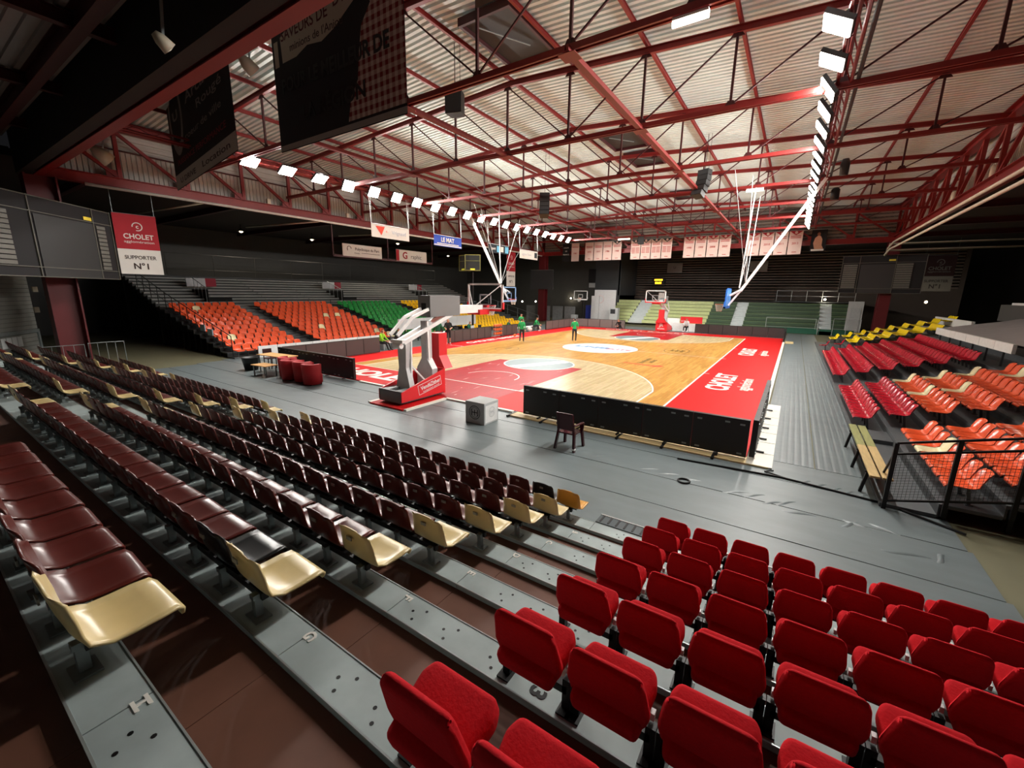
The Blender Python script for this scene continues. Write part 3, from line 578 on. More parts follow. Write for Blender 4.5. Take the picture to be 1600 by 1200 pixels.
# upper terraces behind the left stand
TERR = M('terrace_grey', '#8f908c', .7, 0, .25, 1.2); TERRD = M('terrace_dark', '#3c3d3c', .75, 0, .2, 1.2)
UT = thing('terrace', 'grey stepped upper terrace of plank benches behind the left stand', 'terrace', (-23.2, 0, ZF))
for k in range(10):
    x, z = -23.0-.62*k, 2.35+.21*k
    for q in range(9):
        ya = -16.75+q*3.6; b = MB(); b.box((x-.34, ya+.02, z), (x, ya+3.57, z+.09)); b.buildw('plank', TERR, UT)
    b = MB(); b.box((x-.62, -16.75, z-.25), (x-.02, 15.6, z-.02)); b.buildw('step', TERRD, UT)
for y in (-16.7, -8, 0, 8, 15.5):
    b = MB(); b.bar((-23.2, y, ZF), (-23.2, y, 2.2), .15); b.buildw('support_post', BLACK, UT); b = MB(); b.bar((-29, y, ZF), (-29, y, 4.0), .15); b.buildw('support_post', BLACK, UT)
b = MB(); b.box((-29.3, -16.75, ZF), (-29.2, 15.6, 4.45)); b.buildw('rear_panel', BLACK, UT)
railing('guard_rail', 'dark railing between the left seats and the upper terrace', [(-22.6, -13, 2.25), (-22.6, 15, 2.25)], .55, 1.9, BLACK, ())
railing('guard_rail', 'thin grey railing along the top of the left upper terrace', [(-29.5, -14, 4.5), (-29.5, 15, 4.5)], 1.7, 3.2, M('dim_rail', '#2e2d2b', .6), (.3,))
b = MB(); b.box((-35.95, -16.7, 4.45), (-29.2, 15.6, 4.55)); b.build('upper_walkway', TERRD, label='dark walkway behind the left upper terrace', cat='walkway')
for i, y in enumerate((-12.9, -2.2, 8.5)):
    t = thing('stair_opening', 'dark stair opening in the left upper terrace, %s from the near end' % ORD[i+1], 'stairway', (-24.8, y, 2.6), 0, 'stair openings of the left terrace')
    b = MB(); b.box((-26.2, y-.8, 2.5), (-23.9, y+.8, 2.95)); b.box((-26.2, y-.85, 2.5), (-23.6, y-.8, 3.5)); b.buildw('box', M('opening_black', '#060606', .9), t)
    for q in range(4):
        b = MB(); xx = -23.7-q*.6; b.tube([(xx, y-.9, 2.5+q*.2), (xx, y-.9, 3.65+q*.2)], .02); b.buildw('rail_post', GALV, t)
    b = MB(); b.tube([(-23.7, y-.9, 3.65), (-25.8, y-.9, 4.35)], .025); b.buildw('hand_rail', GALV, t)
    b = MB(); b.box((-26.3, y-1.1, 3.7), (-26.2, y+.1, 4.3)); b.buildw('hung_flag', M('flag_grey', '#b0b2b6', .8), t); b = MB(); b.box((-26.3, y+.1, 3.7), (-26.2, y+.8, 4.3)); b.buildw('hung_flag', M('flag_red', '#8c2434', .8), t)
# right stand: fence, bench, covered seating
def fence():
    t = thing('wire_fence', 'black framed wire mesh fence across the near end of the right stand', 'fence', (12.45, -17.5, ZF))
    X = [12.45, 13.2, 13.95, 14.7]; zb = lambda x: .02+.27*(x-12.45); H = 1.15
    for i, x in enumerate(X): b = MB(); b.bar((x, -17.5, -.05 if i == 0 else zb(x)-.2), (x, -17.5, zb(x)+H), .06, .06); b.buildw('fence_post', BLACK, t)
    for h in (H, H-.2, .08):
        b = MB()
        for a, c in zip(X[:-1], X[1:]): b.bar((a, -17.5, zb(a)+h), (c, -17.5, zb(c)+h), .035, .035)
        b.buildw('fence_rail', BLACK, t)
    WIRE = M('fence_wire', '#3c3f40', .5, .5)
    for a, c in zip(X[:-1], X[1:]):
        b = MB(); n = 15
        for k in range(1, n): x = a+(c-a)*k/n; b.bar((x, -17.5, zb(x)+.1), (x, -17.5, zb(x)+H-.2), .004)
        for k in range(1, 17): h = .1+(H-.3)*k/17; b.bar((a, -17.5, zb(a)+h), (c, -17.5, zb(c)+h), .004)
        b.buildw('wire_mesh', WIRE, t, kind='stuff')
    b = MB(); b.bar((12.45, -17.5, 1.0), (12.45, -16.9, .35), .03); b.buildw('stay', BLACK, t)
fence()
t = thing('bench', 'low two plank wooden bench in front of the right stand', 'bench', (12.35, -15.4, ZF))
OLDW = M('worn_plank', '#b59a66', .6, 0, .3, 4, stretch=(6, .8, 1)); MOSS = M('green_worn_plank', '#8a8a52', .65, 0, .3, 4, stretch=(6, .8, 1))
for x in (12.22, 12.4):
    for y0, y1, m in ((-17.3, -15.3, OLDW), (-15.3, -13.5, MOSS)): b = MB(); b.box((x, y0, .4), (x+.15, y1, .44)); me = b.mesh('plank', m); bev(me, .006, 1); o = obj('plank', me, t); o.location = -Vector(t.location)
for y in (-16.9, -15.5, -14.0):
    b = MB(); b.bar((12.25, y, .4), (12.18, y, ZF), .05, .06); b.bar((12.52, y, .4), (12.56, y, .02), .05, .06); b.bar((12.2, y, .38), (12.56, y, .38), .05, .03); b.buildw('leg', BLACK, t)
TARP = M('grey_tarpaulin', '#8b8483', .75, 0, .15, 1.5, .25)
t = thing('covered_seating', 'large grey fabric cover drawn over the seats of the right upper tier', 'cover', (18, 0, 1.9))
b = MB(); n = 14; vs = []; fs = []
rr = random.Random(4)
for i in range(n+1):
    for j in range(9):
        vs.append((17.6+j*1.1, -13+19*i/n, 1.95+j*.27+rr.uniform(-.05, .05)))
for i in range(n):
    for j in range(8): fs.append((i*9+j, i*9+j+1, i*9+j+10, i*9+j+9))
b.add(vs, [tuple(reversed(f)) for f in fs]); b.buildw('cover_sheet', TARP, t, True)
b = MB(); b.box((17.62, -13, ZF), (17.7, 6, 1.9)); b.buildw('skirt', STEPD, t)
WALLW = M('white_board', '#d8d8d2', .55)
t = thing('parapet', 'white low wall behind the long crimson seat rows of the right stand', 'wall', (17.2, 0, ZF))
for k in range(6):
    y0 = -5.2+k*1.63; b = MB(); b.box((17.15, y0+.01, 1.75), (17.25, y0+1.62, 2.08)); b.buildw('panel', WALLW, t)
    b = MB(); b.bar((17.2, y0+.8, ZF), (17.2, y0+.8, 1.76), .06); b.buildw('upright', STEPD, t)
b = MB(); b.box((19.4, 8.6, 1.8), (19.55, 16.5, 2.3)); t = b.build('parapet', WALLW, label='short white wall above the end yellow seats', cat='wall'); b = MB(); b.box((19.42, 8.6, ZF), (19.53, 16.5, 1.8)); b.build('support', STEPD, t)
b = MB(); b.box((20, -1, 2.62), (21.5, .6, 3.3)); b.build('equipment_case', WALLW, label='white case standing on the grey seating cover', cat='case')
t = thing('camera_platform', 'dark camera platform high behind the grey seating cover', 'platform', (22, 6, ZF)); b = MB(); b.box((20.5, 5, 2.4), (24, 9, 3.3)); b.bar((21, 5.5, ZF), (21, 5.5, 2.4), .1); b.bar((23.6, 8.6, ZF), (23.6, 8.6, 2.4), .1); b.buildw('deck', CLAD, t); b = MB(); b.box((20.4, 5.2, 3.3), (20.6, 7.2, 3.42)); b.buildw('ledge', PALE, t)
# ------------------------------------------------------------------ hoops
REDP = M('red_padding', '#d8252c', .45, 0, .06, 5); GLASS = bpy.data.materials.new('board_glass'); GLASS.use_nodes = True
_b = GLASS.node_tree.nodes['Principled BSDF']; _b.inputs['Base Color'].default_value = (.9, .95, 1, 1); _b.inputs['Transmission Weight'].default_value = 1; _b.inputs['Roughness'].default_value = .02; _b.inputs['IOR'].default_value = 1.05
NET = M('net_white', '#eeeae4', .8); RIMO = M('rim_orange', '#d2642a', .4); HW = M('hoop_white', '#e9e9e7', .35); HG = M('hoop_grey', '#c2c5c5', .45, .2); COVER = M('cover_grey', '#747675', .6, 0, .05, 3)
def backboard(t, mw, pad=REDP, rim=REDP, sq=True, framew=HW, netm=NET):      # local x right, y up, z towards the court; origin at board bottom centre
    F = lambda name, mat, bm_: obj(name, (setattr(bm_, 'v', [tuple(wm(t).inverted() @ (mw @ Vector(v))) for v in bm_.v]), bm_.mesh(name, mat))[1], t)
    b = MB(); b.box((-.86, .04, -.006), (.86, 1.01, .006)); F('glass', GLASS, b)
    b = MB(); b.box((-.9, 0, -.03), (-.82, 1.05, .02)); b.box((.82, 0, -.03), (.9, 1.05, .02)); b.box((-.9, .98, -.03), (.9, 1.05, .02)); b.box((-.9, 0, -.03), (.9, .07, .02)); F('board_frame', framew, b)
    b = MB(); b.box((-.295, .17, .008), (-.245, .62, .014)); b.box((.245, .17, .008), (.295, .62, .014)); b.box((-.295, .57, .008), (.295, .62, .014)); b.box((-.295, .17, .008), (.295, .22, .014)); F('target_square', framew, b)
    b = MB(); b.box((-.93, -.06, -.05), (.93, .03, .05)); b.box((-.93, -.06, -.05), (-.87, .3, .05)); b.box((.87, -.06, -.05), (.93, .3, .05)); F('edge_pad', pad, b)
    b = MB(); pts = [(.225*math.cos(2*math.pi*k/20), .15, .375+.225*math.sin(2*math.pi*k/20)) for k in range(21)]; b.tube(pts, .011, 6); b.box((-.09, .08, .0), (.09, .17, .15)); F('rim', rim, b)
    b = MB()
    for k in range(12):
        a = 2*math.pi*k/12; c = 2*math.pi*(k+1)/12; d = 2*math.pi*(k-1)/12
        for e in (c, d):
            prev = None
            for j in range(5):
                r = .225-.02*j-.005*j; aa = a+(e-a)*j/2; p = Vector((r*math.cos(aa), .15-.1*j, .375+r*math.sin(aa)))
                if prev is not None: b.bar(prev, p, .007)
                prev = p
    F('net', netm, b)
def mobile_hoop(label, sg, near):
    by = -12.8*sg; t = thing('basketball_hoop', label, 'hoop', (0.1, -17*sg, 0)); Y = lambda y: y*sg   # authored for the near hoop, mirrored for the far one
    X = lambda x: x*sg
    def part(name, mat, b, smooth=False):
        b.v = [(X(v[0]), Y(v[1]), v[2]) for v in (Vector(p) for p in b.v)]; return b.buildw(name, mat, t, smooth)
    b = MB()                                        # base tray
    b.box((-.45, -18.0, .06), (.6, -16.05, .14)); b.box((-.45, -18.02, .06), (.6, -17.95, .45)); part('base_frame', M('base_grey', '#5d6060', .5), b)
    b = MB(); b.box((-.44, -17.95, .14), (-.1, -17.1, .44)); b.box((.25, -17.95, .14), (.58, -17.1, .44)); part('counterweight', M('weight_grey', '#7d8080', .5), b)
    for x in (-.47, .58):
        b = MB(); b.prism([(-18.02, .1), (-16.02, .1), (-16.02, .93), (-18.02, .42)], 0, .05, 0, frame((x, 0, 0), (0, 1, 0), (0, 0, 1))); part('side_panel', REDP, b)
    b = MB(); b.box((-.45, -16.06, .06), (.62, -15.98, .95)); part('front_pad', REDP, b)
    b = MB(); b.prism([(-.42, .9), (.56, .9), (.3, 1.35), (.3, 2.15), (-.16, 2.15), (-.16, 1.35)], 0, .42, 0, frame((0, -15.5, 0), (1, 0, 0), (0, 0, 1))); part('column_pad', REDP, b)
    b = MB(); b.prism([(-.3, .2), (.44, .2), (.44, .95), (.2, 1.3), (.2, 2.6), (-.06, 2.6), (-.06, 1.3), (-.3, .95)], 0, .26, 0, frame((0, -16.17, 0), (1, 0, 0), (0, 0, 1))); part('front_column', HG, b)
    b = MB(); b.prism([(-.14, 2.05), (.28, 2.05), (.24, 1.1), (.42, .35), (-.28, .35), (-.1, 1.1)], 0, .22, 0, frame((0, -17.22, 0), (1, 0, 0), (0, 0, 1))); part('rear_column', HG, b)
    b = MB(); b.bar((.25, -17.2, 2.0), (.25, -17.25, .35), .08, .06); b.bar((.25, -17.25, 1.2), (.25, -16.5, .45), .06, .05); b.bar((.22, -16.4, 2.6), (.22, -16.35, 1.0), .07); part('side_stay', HW, b)
    for x in (-.1, .25):
        b = MB(); b.bar((x, -17.5, 1.95), (x, -14.6, 3.0), .08, .13); part('lower_boom', HW, b)
        b = MB(); b.bar((x, -17.75, 2.2), (x, -17.1, 2.75), .07, .1); b.bar((x, -17.1, 2.75), (x, -16.35, 3.0), .07, .1); part('upper_boom', HW, b)
    b = MB(); b.bar((-.2, -17.6, 2.0), (.35, -17.6, 2.0), .1); b.tube([(-.1, -17.6, 1.85), (.25, -17.6, 1.85)], .09, 10); part('pivot', HW, b)
    b = MB(); b.box((-.28, -16.3, 2.74), (.3, -14.75, 3.46)); o = part('boom_cover', COVER, b); b = MB(); b.box((-.12, -16.31, 2.95), (.1, -16.29, 3.2)); b.v = [(X(v[0]), Y(v[1]), v[2]) for v in b.v]; b.buildw('slot', BLACK, o)
    b = MB(); b.box((-.2, -14.75, 2.8), (.25, -13.3, 3.1)); part('boom_head', HW, b)
    b = MB(); b.box((-.3, -13.6, 2.72), (.35, -13.0, 2.92)); part('head_pad', REDP, b)
    b = MB()
    for x in (-.85, .85): b.bar((0, -13.6, 3.0), (x, -12.85, 3.9), .035); b.bar((0, -13.3, 2.95), (x, -12.85, 2.95), .035)
    part('board_strut', HW, b)
    backboard(t, frame((0, by, 2.9), (sg, 0, 0), (0, 0, 1)) if sg < 0 else frame((0, by, 2.9), (-1, 0, 0), (0, 0, 1)))
    b = MB(); b.lathe([(.0, 0), (.05, 0), (.05, .05), (0, .05)], (.5, -17.6, .01), 8); b.lathe([(.0, 0), (.05, 0), (.05, .05), (0, .05)], (.5, -16.4, .01), 8); b.lathe([(.0, 0), (.05, 0), (.05, .05), (0, .05)], (-.35, -17.6, .01), 8); part('castor', BLACK, b)
    return t
h1 = mobile_hoop('mobile hoop with red base and grey boom cover at the near end', 1, True)
mw = frame((.632, -16.75, .47), (0, 1, .19), (0, -.19, 1)); b = MB()
for a, c in (((-.55, -.17), (.55, -.155)), ((-.55, .155), (.55, .17)), ((-.55, -.17), (-.535, .17)), ((.535, -.17), (.55, .17))): b.box((a[0], a[1], 0), (c[0], c[1], .004), 0, mw)
b.buildw('print_border', WHITE, h1); text('VendéZither', .2, WHITE, mw @ Matrix.Translation((.04, .02, .002)), h1, 'base_lettering', width=.95, bold=.02); text('équipement sportif', .07, WHITE, mw @ Matrix.Translation((.04, -.11, .002)), h1, 'base_lettering', width=.8)
h2 = mobile_hoop('mobile hoop with red base at the far end of the court', -1, False)
mw = frame((-.08, 15.975, .52), (1, 0, 0), (0, 0, 1)); text('JR', .42, WHITE, mw @ Matrix.Translation((0, .12, .005)), h2, 'pad_lettering', bold=.03); text('MALERBA', .16, WHITE, mw @ Matrix.Translation((0, -.24, .005)), h2, 'pad_lettering', bold=.02)
b = MB(); b.box((.25, 12.83, 3.3), (.75, 12.88, 3.75)); b.build('board_sign', WHITE, label='white panel hung behind the far glass backboard', cat='sign')
def side_hoop(label, s, boardm, rim):
    t = thing('hanging_hoop', label, 'hoop', (s*10.9, 0, 9.0)); b = MB(); b.bar((s*11.15, 0, 9.28), (s*8.05, 0, 3.85), .15, .15); b.buildw('swing_arm', HW, t)
    b = MB(); b.bar((s*8.1, 0, 3.95), (s*7.55, -.25, 3.6), .09); b.bar((s*8.1, 0, 3.95), (s*7.55, .25, 3.6), .09); b.buildw('upper_fork', HW, t)
    b = MB(); b.bar((s*8.3, 0, 4.25), (s*7.52, 0, 3.05), .1); b.buildw('lower_fork', HW, t)
    for y in (-.5, .5): b = MB(); b.tube([(s*8.25, 0, 4.2), (s*(8.2), y*5, 9.2)], .02, 5); b.tube([(s*8.25, 0, 4.2), (s*7.6, y*8, 9.2)], .012, 4); b.buildw('stay_rope', PALE, t)
    b = MB(); b.bar((s*8.0, -.35, 4.0), (s*8.2, -.35, 9.1), .05); b.bar((s*8.0, -.2, 4.0), (s*8.25, -.2, 6.5), .04); b.buildw('hoist_tube', HW, t)
    backboard(t, frame((s*7.45, 0, 2.95), (0, -1, 0) if s > 0 else (0, 1, 0), (0, 0, 1)), boardm, rim, True, boardm)
    return t
BLUEP = M('blue_padding', '#2f74d6', .4)
sh = side_hoop('side hoop with blue edged board folded down from the right lamp rail', 1, BLUEP, RIMO)
b = MB(); b.box((7.47, -.88, 3.0), (7.5, .88, 3.95)); b.buildw('blue_back_sheet', M('blue_sheet', '#4a92e0', .4), sh)
side_hoop('side hoop on a long white arm folded down from the left lamp rail', -1, M('pale_blue_frame', '#7fa6d8', .4), REDP)
t = thing('practice_hoop', 'small practice hoop on a dark post at the far left', 'hoop', (-11.4, 22, ZF)); b = MB(); b.bar((-11.4, 22.4, ZF), (-11.4, 22.3, 3.0), .14); b.bar((-11.4, 22.3, 3.0), (-11.4, 21.6, 3.2), .1); b.box((-11.9, 21.8, ZF), (-10.9, 23.1, .25)); b.buildw('post', BLACK, t); backboard(t, frame((-11.4, 21.5, 2.85), (1, 0, 0), (0, 0, 1)), WHITE, RIMO)
# ------------------------------------------------------------------ things on the floor
t = thing('plastic_chair', 'dark red stacking plastic armchair on the grey floor before the black board', 'chair', (6.55, -18.1, ZF)); MAR = M('maroon_plastic', '#3f0c17', .25, 0, .08, 8)
def cp(name, b, m=MAR, s=False): b.buildw(name, m, t, s)
cx, cy = 6.55, -18.05
b = MB(); b.box((cx-.22, cy-.2, .34), (cx+.22, cy+.23, .37)); b.box((cx-.22, cy+.19, .29), (cx+.22, cy+.23, .37)); cp('seat', b)
for i, (sx, sy) in enumerate(((-1, -1), (1, -1), (-1, 1), (1, 1))):
    b = MB(); b.bar((cx+sx*.2, cy+sy*.19, .42 if sy < 0 else .55), (cx+sx*.25, cy+sy*.27, ZF), .055, .07); cp('leg', b)
b = MB(); b.bar((cx+.2, cy-.27, .02), (cx+.28, cy-.27, .02), .075, .03); cp('tape_band', b, WHITE)
for k in range(4): b = MB(); b.box((cx-.2, cy-.24-.02*k, .45+.1*k), (cx+.2, cy-.215-.02*k, .543+.1*k)); cp('back_slat', b)
for sx in (-1, 1): b = MB(); b.bar((cx+sx*.2, cy-.2, .36), (cx+sx*.19, cy-.31, .86), .045, .05); b.bar((cx+sx*.22, cy-.25, .58), (cx+sx*.25, cy+.22, .56), .055, .03); b.bar((cx+sx*.25, cy+.22, .56), (cx+sx*.22, cy+.21, .33), .05, .04); cp('arm', b)
b = MB(); b.box((cx-.21, cy-.33, .83), (cx+.21, cy-.3, .88)); cp('top_rail', b)
# cube
t = thing('cube_box', 'pale grey cube with round crest prints on the grey floor near the hoop', 'box', (3.55, -17.62, ZF)); b = MB(); b.box((3.2, -17.95, ZF), (3.88, -17.28, .58)); me = b.mesh('body', M('cube_grey', '#b9bcbb', .55, 0, .05, 3)); bev(me, .012, 2); o = obj('body', me, t); o.location = -Vector(t.location)
for mw, m, g in ((frame((3.54, -17.952, .28), (1, 0, 0), (0, 0, 1)), BLACK, .2), (frame((3.882, -17.6, .28), (0, 1, 0), (0, 0, 1)), PALE, .15)):
    b = MB(); n = 24
    for r0, r1 in ((g*.9, g), (g*.68, g*.74)): 
        vs = [mw @ Vector((r*math.cos(2*math.pi*k/n), r*math.sin(2*math.pi*k/n), .003)) for k in range(n) for r in (r0, r1)]; b.add(vs, [(2*k, 2*k+1, (2*k+3) % (2*n), (2*k+2) % (2*n)) for k in range(n)])
    for a in (-.5, 0, .5): b.box((a*g-.012, -g*.45, 0), (a*g+.012, g*.4, .003), 0, mw)
    b.box((-g*.5, -.012, 0), (g*.5, .012, .003), 0, mw); b.buildw('crest_print', m, t)
b = MB(); b.box((3.881, -17.9, .0), (3.884, -17.33, .5)); b.buildw('white_label', WHITE, t)
b = MB(); b.tube([(9.28+.11*math.cos(2*math.pi*k/16), -18.45+.11*math.sin(2*math.pi*k/16), ZF+.02) for k in range(17)], .018, 6); b.build('cable_coil', BLACK, label='small black ring lying on the grey floor', cat='ring')
b = MB(); b.tube([(8.9, -17.3, ZF+.02), (10.9, -17.1, ZF+.02), (12.5, -17.32, ZF+.02), (13.4, -17.9, ZF+.02)], .02, 6); b.tube([(11.0, -17.1, ZF+.02), (10.6, -16.95, ZF+.02), (10.75, -16.8, ZF+.02)], .015, 6); b.build('floor_cable', BLACK, label='black cable lying across the grey floor by the court corner', cat='cable')
TUB = M('tub_red', '#a3121b', .7, 0, .1, 20)
for i, (x, y, a) in enumerate(((-7.05, -17.45, .1), (-6.3, -17.75, .05), (-5.55, -17.65, -.05), (-4.75, -17.75, -.1))):
    t = thing('tub_armchair', 'red tub armchair seen from behind, %s of the four from the left' % ORD[i+1], 'armchair', (x, y, ZF), a, 'red tub armchairs behind the board')
    def arc(r, z, n=13): return [(r*math.sin(math.pi*1.15*(k/(n-1)*2-1)*.62), -r*math.cos(math.pi*1.15*(k/(n-1)*2-1)*.62), z) for k in range(n)]
    n = 13; b = MB(); A, B_, C_, D_ = arc(.35, .04), arc(.385, .82), arc(.31, .84), arc(.27, .05); vs = A+B_+C_+D_; fs = []
    for k in range(n-1):
        for j in range(3): fs.append((j*n+k, j*n+k+1, (j+1)*n+k+1, (j+1)*n+k))
        fs.append((3*n+k, 3*n+k+1, k+1, k))
    b.add(vs, [tuple(reversed(f)) for f in fs]+[(0, n, 2*n, 3*n), tuple(reversed((n-1, 2*n-1, 3*n-1, 4*n-1)))]); b.build('tub_back', TUB, t, True)
    b = MB(); b.box((-.24, -.22, .08), (.24, .3, .42)); me = b.mesh('seat_cushion', TUB); bev(me, .03, 2); obj('seat_cushion', me, t)
    b = MB(); b.lathe([(0, 0), (.03, 0), (.03, .06), (0, .06)], (-.18, -.18, 0), 8); b.lathe([(0, 0), (.03, 0), (.03, .06), (0, .06)], (.18, -.18, 0), 8); b.lathe([(0, 0), (.03, 0), (.03, .08), (0, .08)], (.18, .24, 0), 8); b.lathe([(0, 0), (.03, 0), (.03, .08), (0, .08)], (-.18, .24, 0), 8); b.build('foot', BLACK, t)
def table(name, label, x, y, z, sx, sy, top, leg, rz=0):
    t = thing('table', label, 'table', (x, y, ZF), rz); b = MB(); b.box((-sx/2, -sy/2, z-.03-ZF), (sx/2, sy/2, z-ZF)); b.build('tabletop', top, t)
    for a in (-1, 1):
        for c in (-1, 1): b = MB(); b.bar((a*(sx/2-.08), c*(sy/2-.08), 0), (a*(sx/2-.08), c*(sy/2-.08), z-.03-ZF), .04); b.build('leg', leg, t)
    return t
OAK = M('beech_top', '#d2a066', .45, 0, .1, 4)
table('t', 'beech topped table beside the red tub armchairs', -8.35, -17.2, .72, 1.9, .7, OAK, GALV, .12)
table('t', 'low beech table under the taller one by the left stand', -8.0, -17.95, .42, 1.0, .6, OAK, GALV, .1)
t = thing('folding_chair', 'dark chair turned to the beech topped table', 'chair', (-9.6, -16.9, ZF)); b = MB(); b.box((-9.82, -17.1, .4), (-9.4, -16.7, .44)); b.buildw('seat', DKRED, t); b = MB(); b.box((-9.84, -17.1, .55), (-9.8, -16.7, .85)); b.buildw('backrest', DKRED, t)
for x in (-9.8, -9.42):
    for y in (-17.08, -16.72): b = MB(); b.bar((x, y, ZF), (x, y, .42 if x > -9.5 else .6), .03); b.buildw('leg', BLACK, t)
t = thing('bin', 'black open tub on the floor by the corner of the left stand', 'bin', (-9.85, -17.65, ZF)); b = MB(); b.lathe([(0, .02), (.27, .0), (.36, .55), (.38, .58), (.34, .58), (.25, .04), (0, .04)], (-9.85, -17.65, ZF), 20); b.buildw('body', M('bin_black', '#151515', .5), t, True)
t = thing('fence_panels', 'row of white plastic panels along the foot of the left stand', 'barrier', (-13.2, -11, ZF))
for k in range(8): y = -15.7+k*1.05; b = MB(); b.box((-13.25, y, ZF), (-13.18, y+1.02, .56)); b.buildw('panel', WHITE, t)
# scorers table side
SB = M('led_back_grey', '#bfc2c2', .55, 0, .05, 3)
t = thing('display_wall', 'grey display boards standing behind the scorers table', 'board', (-12.6, -2, ZF))
for k in range(7): y = -6.4+k*1.25; b = MB(); b.box((-12.66, y, .85), (-12.56, y+1.24, 1.62)); b.buildw('panel', SB, t); b = MB(); b.bar((-12.6, y+.6, ZF), (-12.6, y+.6, .86), .05); b.buildw('upright', BLACK, t)
b = MB(); b.box((-10.5, -5.2, .72), (-9.85, .4, .76)); t = b.build('scorers_table', WHITE, label='long white topped scorers table behind the grey board', cat='table')
for y in (-5, -2.4, .2): b = MB(); b.bar((-10.4, y, ZF), (-10.4, y, .73), .05); b.bar((-9.95, y, ZF), (-9.95, y, .73), .05); b.build('leg', BLACK, t)
rt = random.Random(8)
for k, (y, n, hx) in enumerate(((-4.8, 'laptop', '#1c1d20'), (-4.0, 'monitor', '#22262a'), (-3.2, 'laptop', '#2a2b2e'), (-2.3, 'control_box', '#3a3d40'), (-1.3, 'laptop', '#c8cccf'), (-.4, 'monitor', '#1d2024'))):
    t = thing(n, '%s on the scorers table, %s from the near end' % (n.replace('_', ' '), ORD[k+1]), n.split('_')[0], (-10.1, y, .76)); m = M('device_'+hx, hx, .4)
    b = MB(); b.box((-.15, -.18, 0), (.1, .18, .02)); b.build('base', m, t); b = MB(); b.box((.1, -.2, .02), (.13, .2, .28 if n != 'control_box' else .12)); b.build('screen', m, t)
for k, y in enumerate((-5.0, -3.7, -2.4, -.5)):
    t = thing('office_chair', 'dark chair behind the scorers table, %s from the near end' % ORD[k+1], 'chair', (-11.1, y, ZF)); b = MB(); b.box((-.2, -.2, .42), (.2, .2, .48)); b.build('seat', BLACK, t); b = MB(); b.box((-.22, -.2, .55), (-.17, .2, .95)); b.bar((-.19, 0, .45), (-.19, 0, .6), .04); b.build('backrest', BLACK if k != 1 else DKRED, t); b = MB()
    b.bar((0, 0, 0), (0, 0, .42), .05); b.bar((-.22, 0, .02), (.22, 0, .02), .04); b.bar((0, -.22, .02), (0, .22, .02), .04); b.build('pedestal', BLACK, t)
t = thing('ball_rack', 'rack of orange basketballs at the end of the scorers table', 'rack', (-9.25, 1.05, 0))
for z in (.2, .52, .84): b = MB(); b.bar((-9.34, .55, z), (-9.34, 1.6, z), .02); b.bar((-9.16, .55, z), (-9.16, 1.6, z), .02); b.buildw('shelf_rail', GALV, t)
for x in (-9.36, -9.14):
    for y in (.53, 1.62): b = MB(); b.bar((x, y, 0), (x, y, 1.0), .03); b.buildw('upright', GALV, t)
BALL = M('ball_orange', '#d9672a', .6, 0, .1, 20); SEAM = BLACK; bm_ = MB(); bm_.ball((0, 0, 0), .122, 14); BME = bm_.mesh('ball', BALL, True)
bm_ = MB(); bm_.tube([(.123*math.cos(2*math.pi*k/16), .123*math.sin(2*math.pi*k/16), 0) for k in range(17)], .003, 4); bm_.tube([(0, .123*math.cos(2*math.pi*k/16), .123*math.sin(2*math.pi*k/16)) for k in range(17)], .003, 4); SME = bm_.mesh('seam', SEAM)
def ball(x, y, z, lab, grp=None):
    o = obj('basketball', BME, None, (x, y, z), lab, 'ball', grp); obj('seam', SME, o)
for r_, z in enumerate((.32, .64, .96)):
    for k in range(4): ball(-9.25, .67+.27*k, z+.0, 'orange basketball on the ball rack, %s shelf from below, %s from us' % (ORD[r_+1], ORD[k+1]), 'basketballs on the rack')
ball(-8.4, 2.3, .122, 'orange basketball lying on the red floor beyond the rack')
# far end furniture
t = thing('press_table', 'white fronted counter with a red banner behind the far hoop', 'counter', (2, 18.8, 0))
for k in range(4): x = .4+k*1.1; b = MB(); b.box((x, 18.6, ZF), (x+1.08, 19.2, .72)); b.buildw('counter_unit', WHITE, t)
b = MB(); b.box((1.0, 19.2, .75), (3.1, 19.25, 1.4)); b.buildw('banner', REDP, t); b = MB(); b.box((-1.2, 19.3, .2), (.9, 19.34, 1.2)); b.buildw('white_banner', WHITE, t)
text('LE MAG', .2, WHITE, frame((1.4, 19.195, .95), (1, 0, 0), (0, 0, 1)), t, 'banner_lettering')
b = MB(); b.box((4.0, 17.2, 0), (5.0, 17.6, .5)); b.build('white_box', WHITE, label='low white box on the red floor at the far end', cat='box')
if True:
    b = MB(); b.box((-10.7, 24.2, ZF), (-7.9, 24.3, 4.05)); t = b.build('display_panel', M('panel_white', '#c9cacb', .6), label='tall white panel leaning at the left end of the far benches', cat='panel')
    b = MB(); b.tube([(-9.9+.45*math.cos(2*math.pi*k/20), 24.18, 2.9+.45*math.sin(2*math.pi*k/20)) for k in range(21)], .03, 5); b.build('round_print', M('faint_pink', '#d9b9b9', .6), t)
    b = MB(); b.box((-11.0, 24.0, ZF), (-10.0, 24.1, 3.3)); b.build('display_panel', M('panel_white', '#c9cacb', .6), label='narrower white panel in front of the tall one at the far left', cat='panel')
b = MB(); b.box((-8.2, 23.2, ZF), (-7.2, 23.9, 1.9)); b.box((-8.1, 23.18, 1.2), (-7.5, 23.2, 1.75), 1); b.build('vending_cabinet', [PALE, DGREY], label='grey cabinet at the left foot of the far benches', cat='cabinet')
b = MB(); b.box((-12.0, 24.6, ZF), (-10.9, 25.2, 2.1)); b.build('crash_mat', M('mat_blue', '#1e2f86', .6), label='dark blue crash mat standing beside the practice hoop', cat='mat')
b = MB(); b.box((-13.1, 22.6, ZF), (-12.4, 23.2, .9)); b.build('storage_crate', PALE, label='small grey crate under the practice hoop', cat='crate')
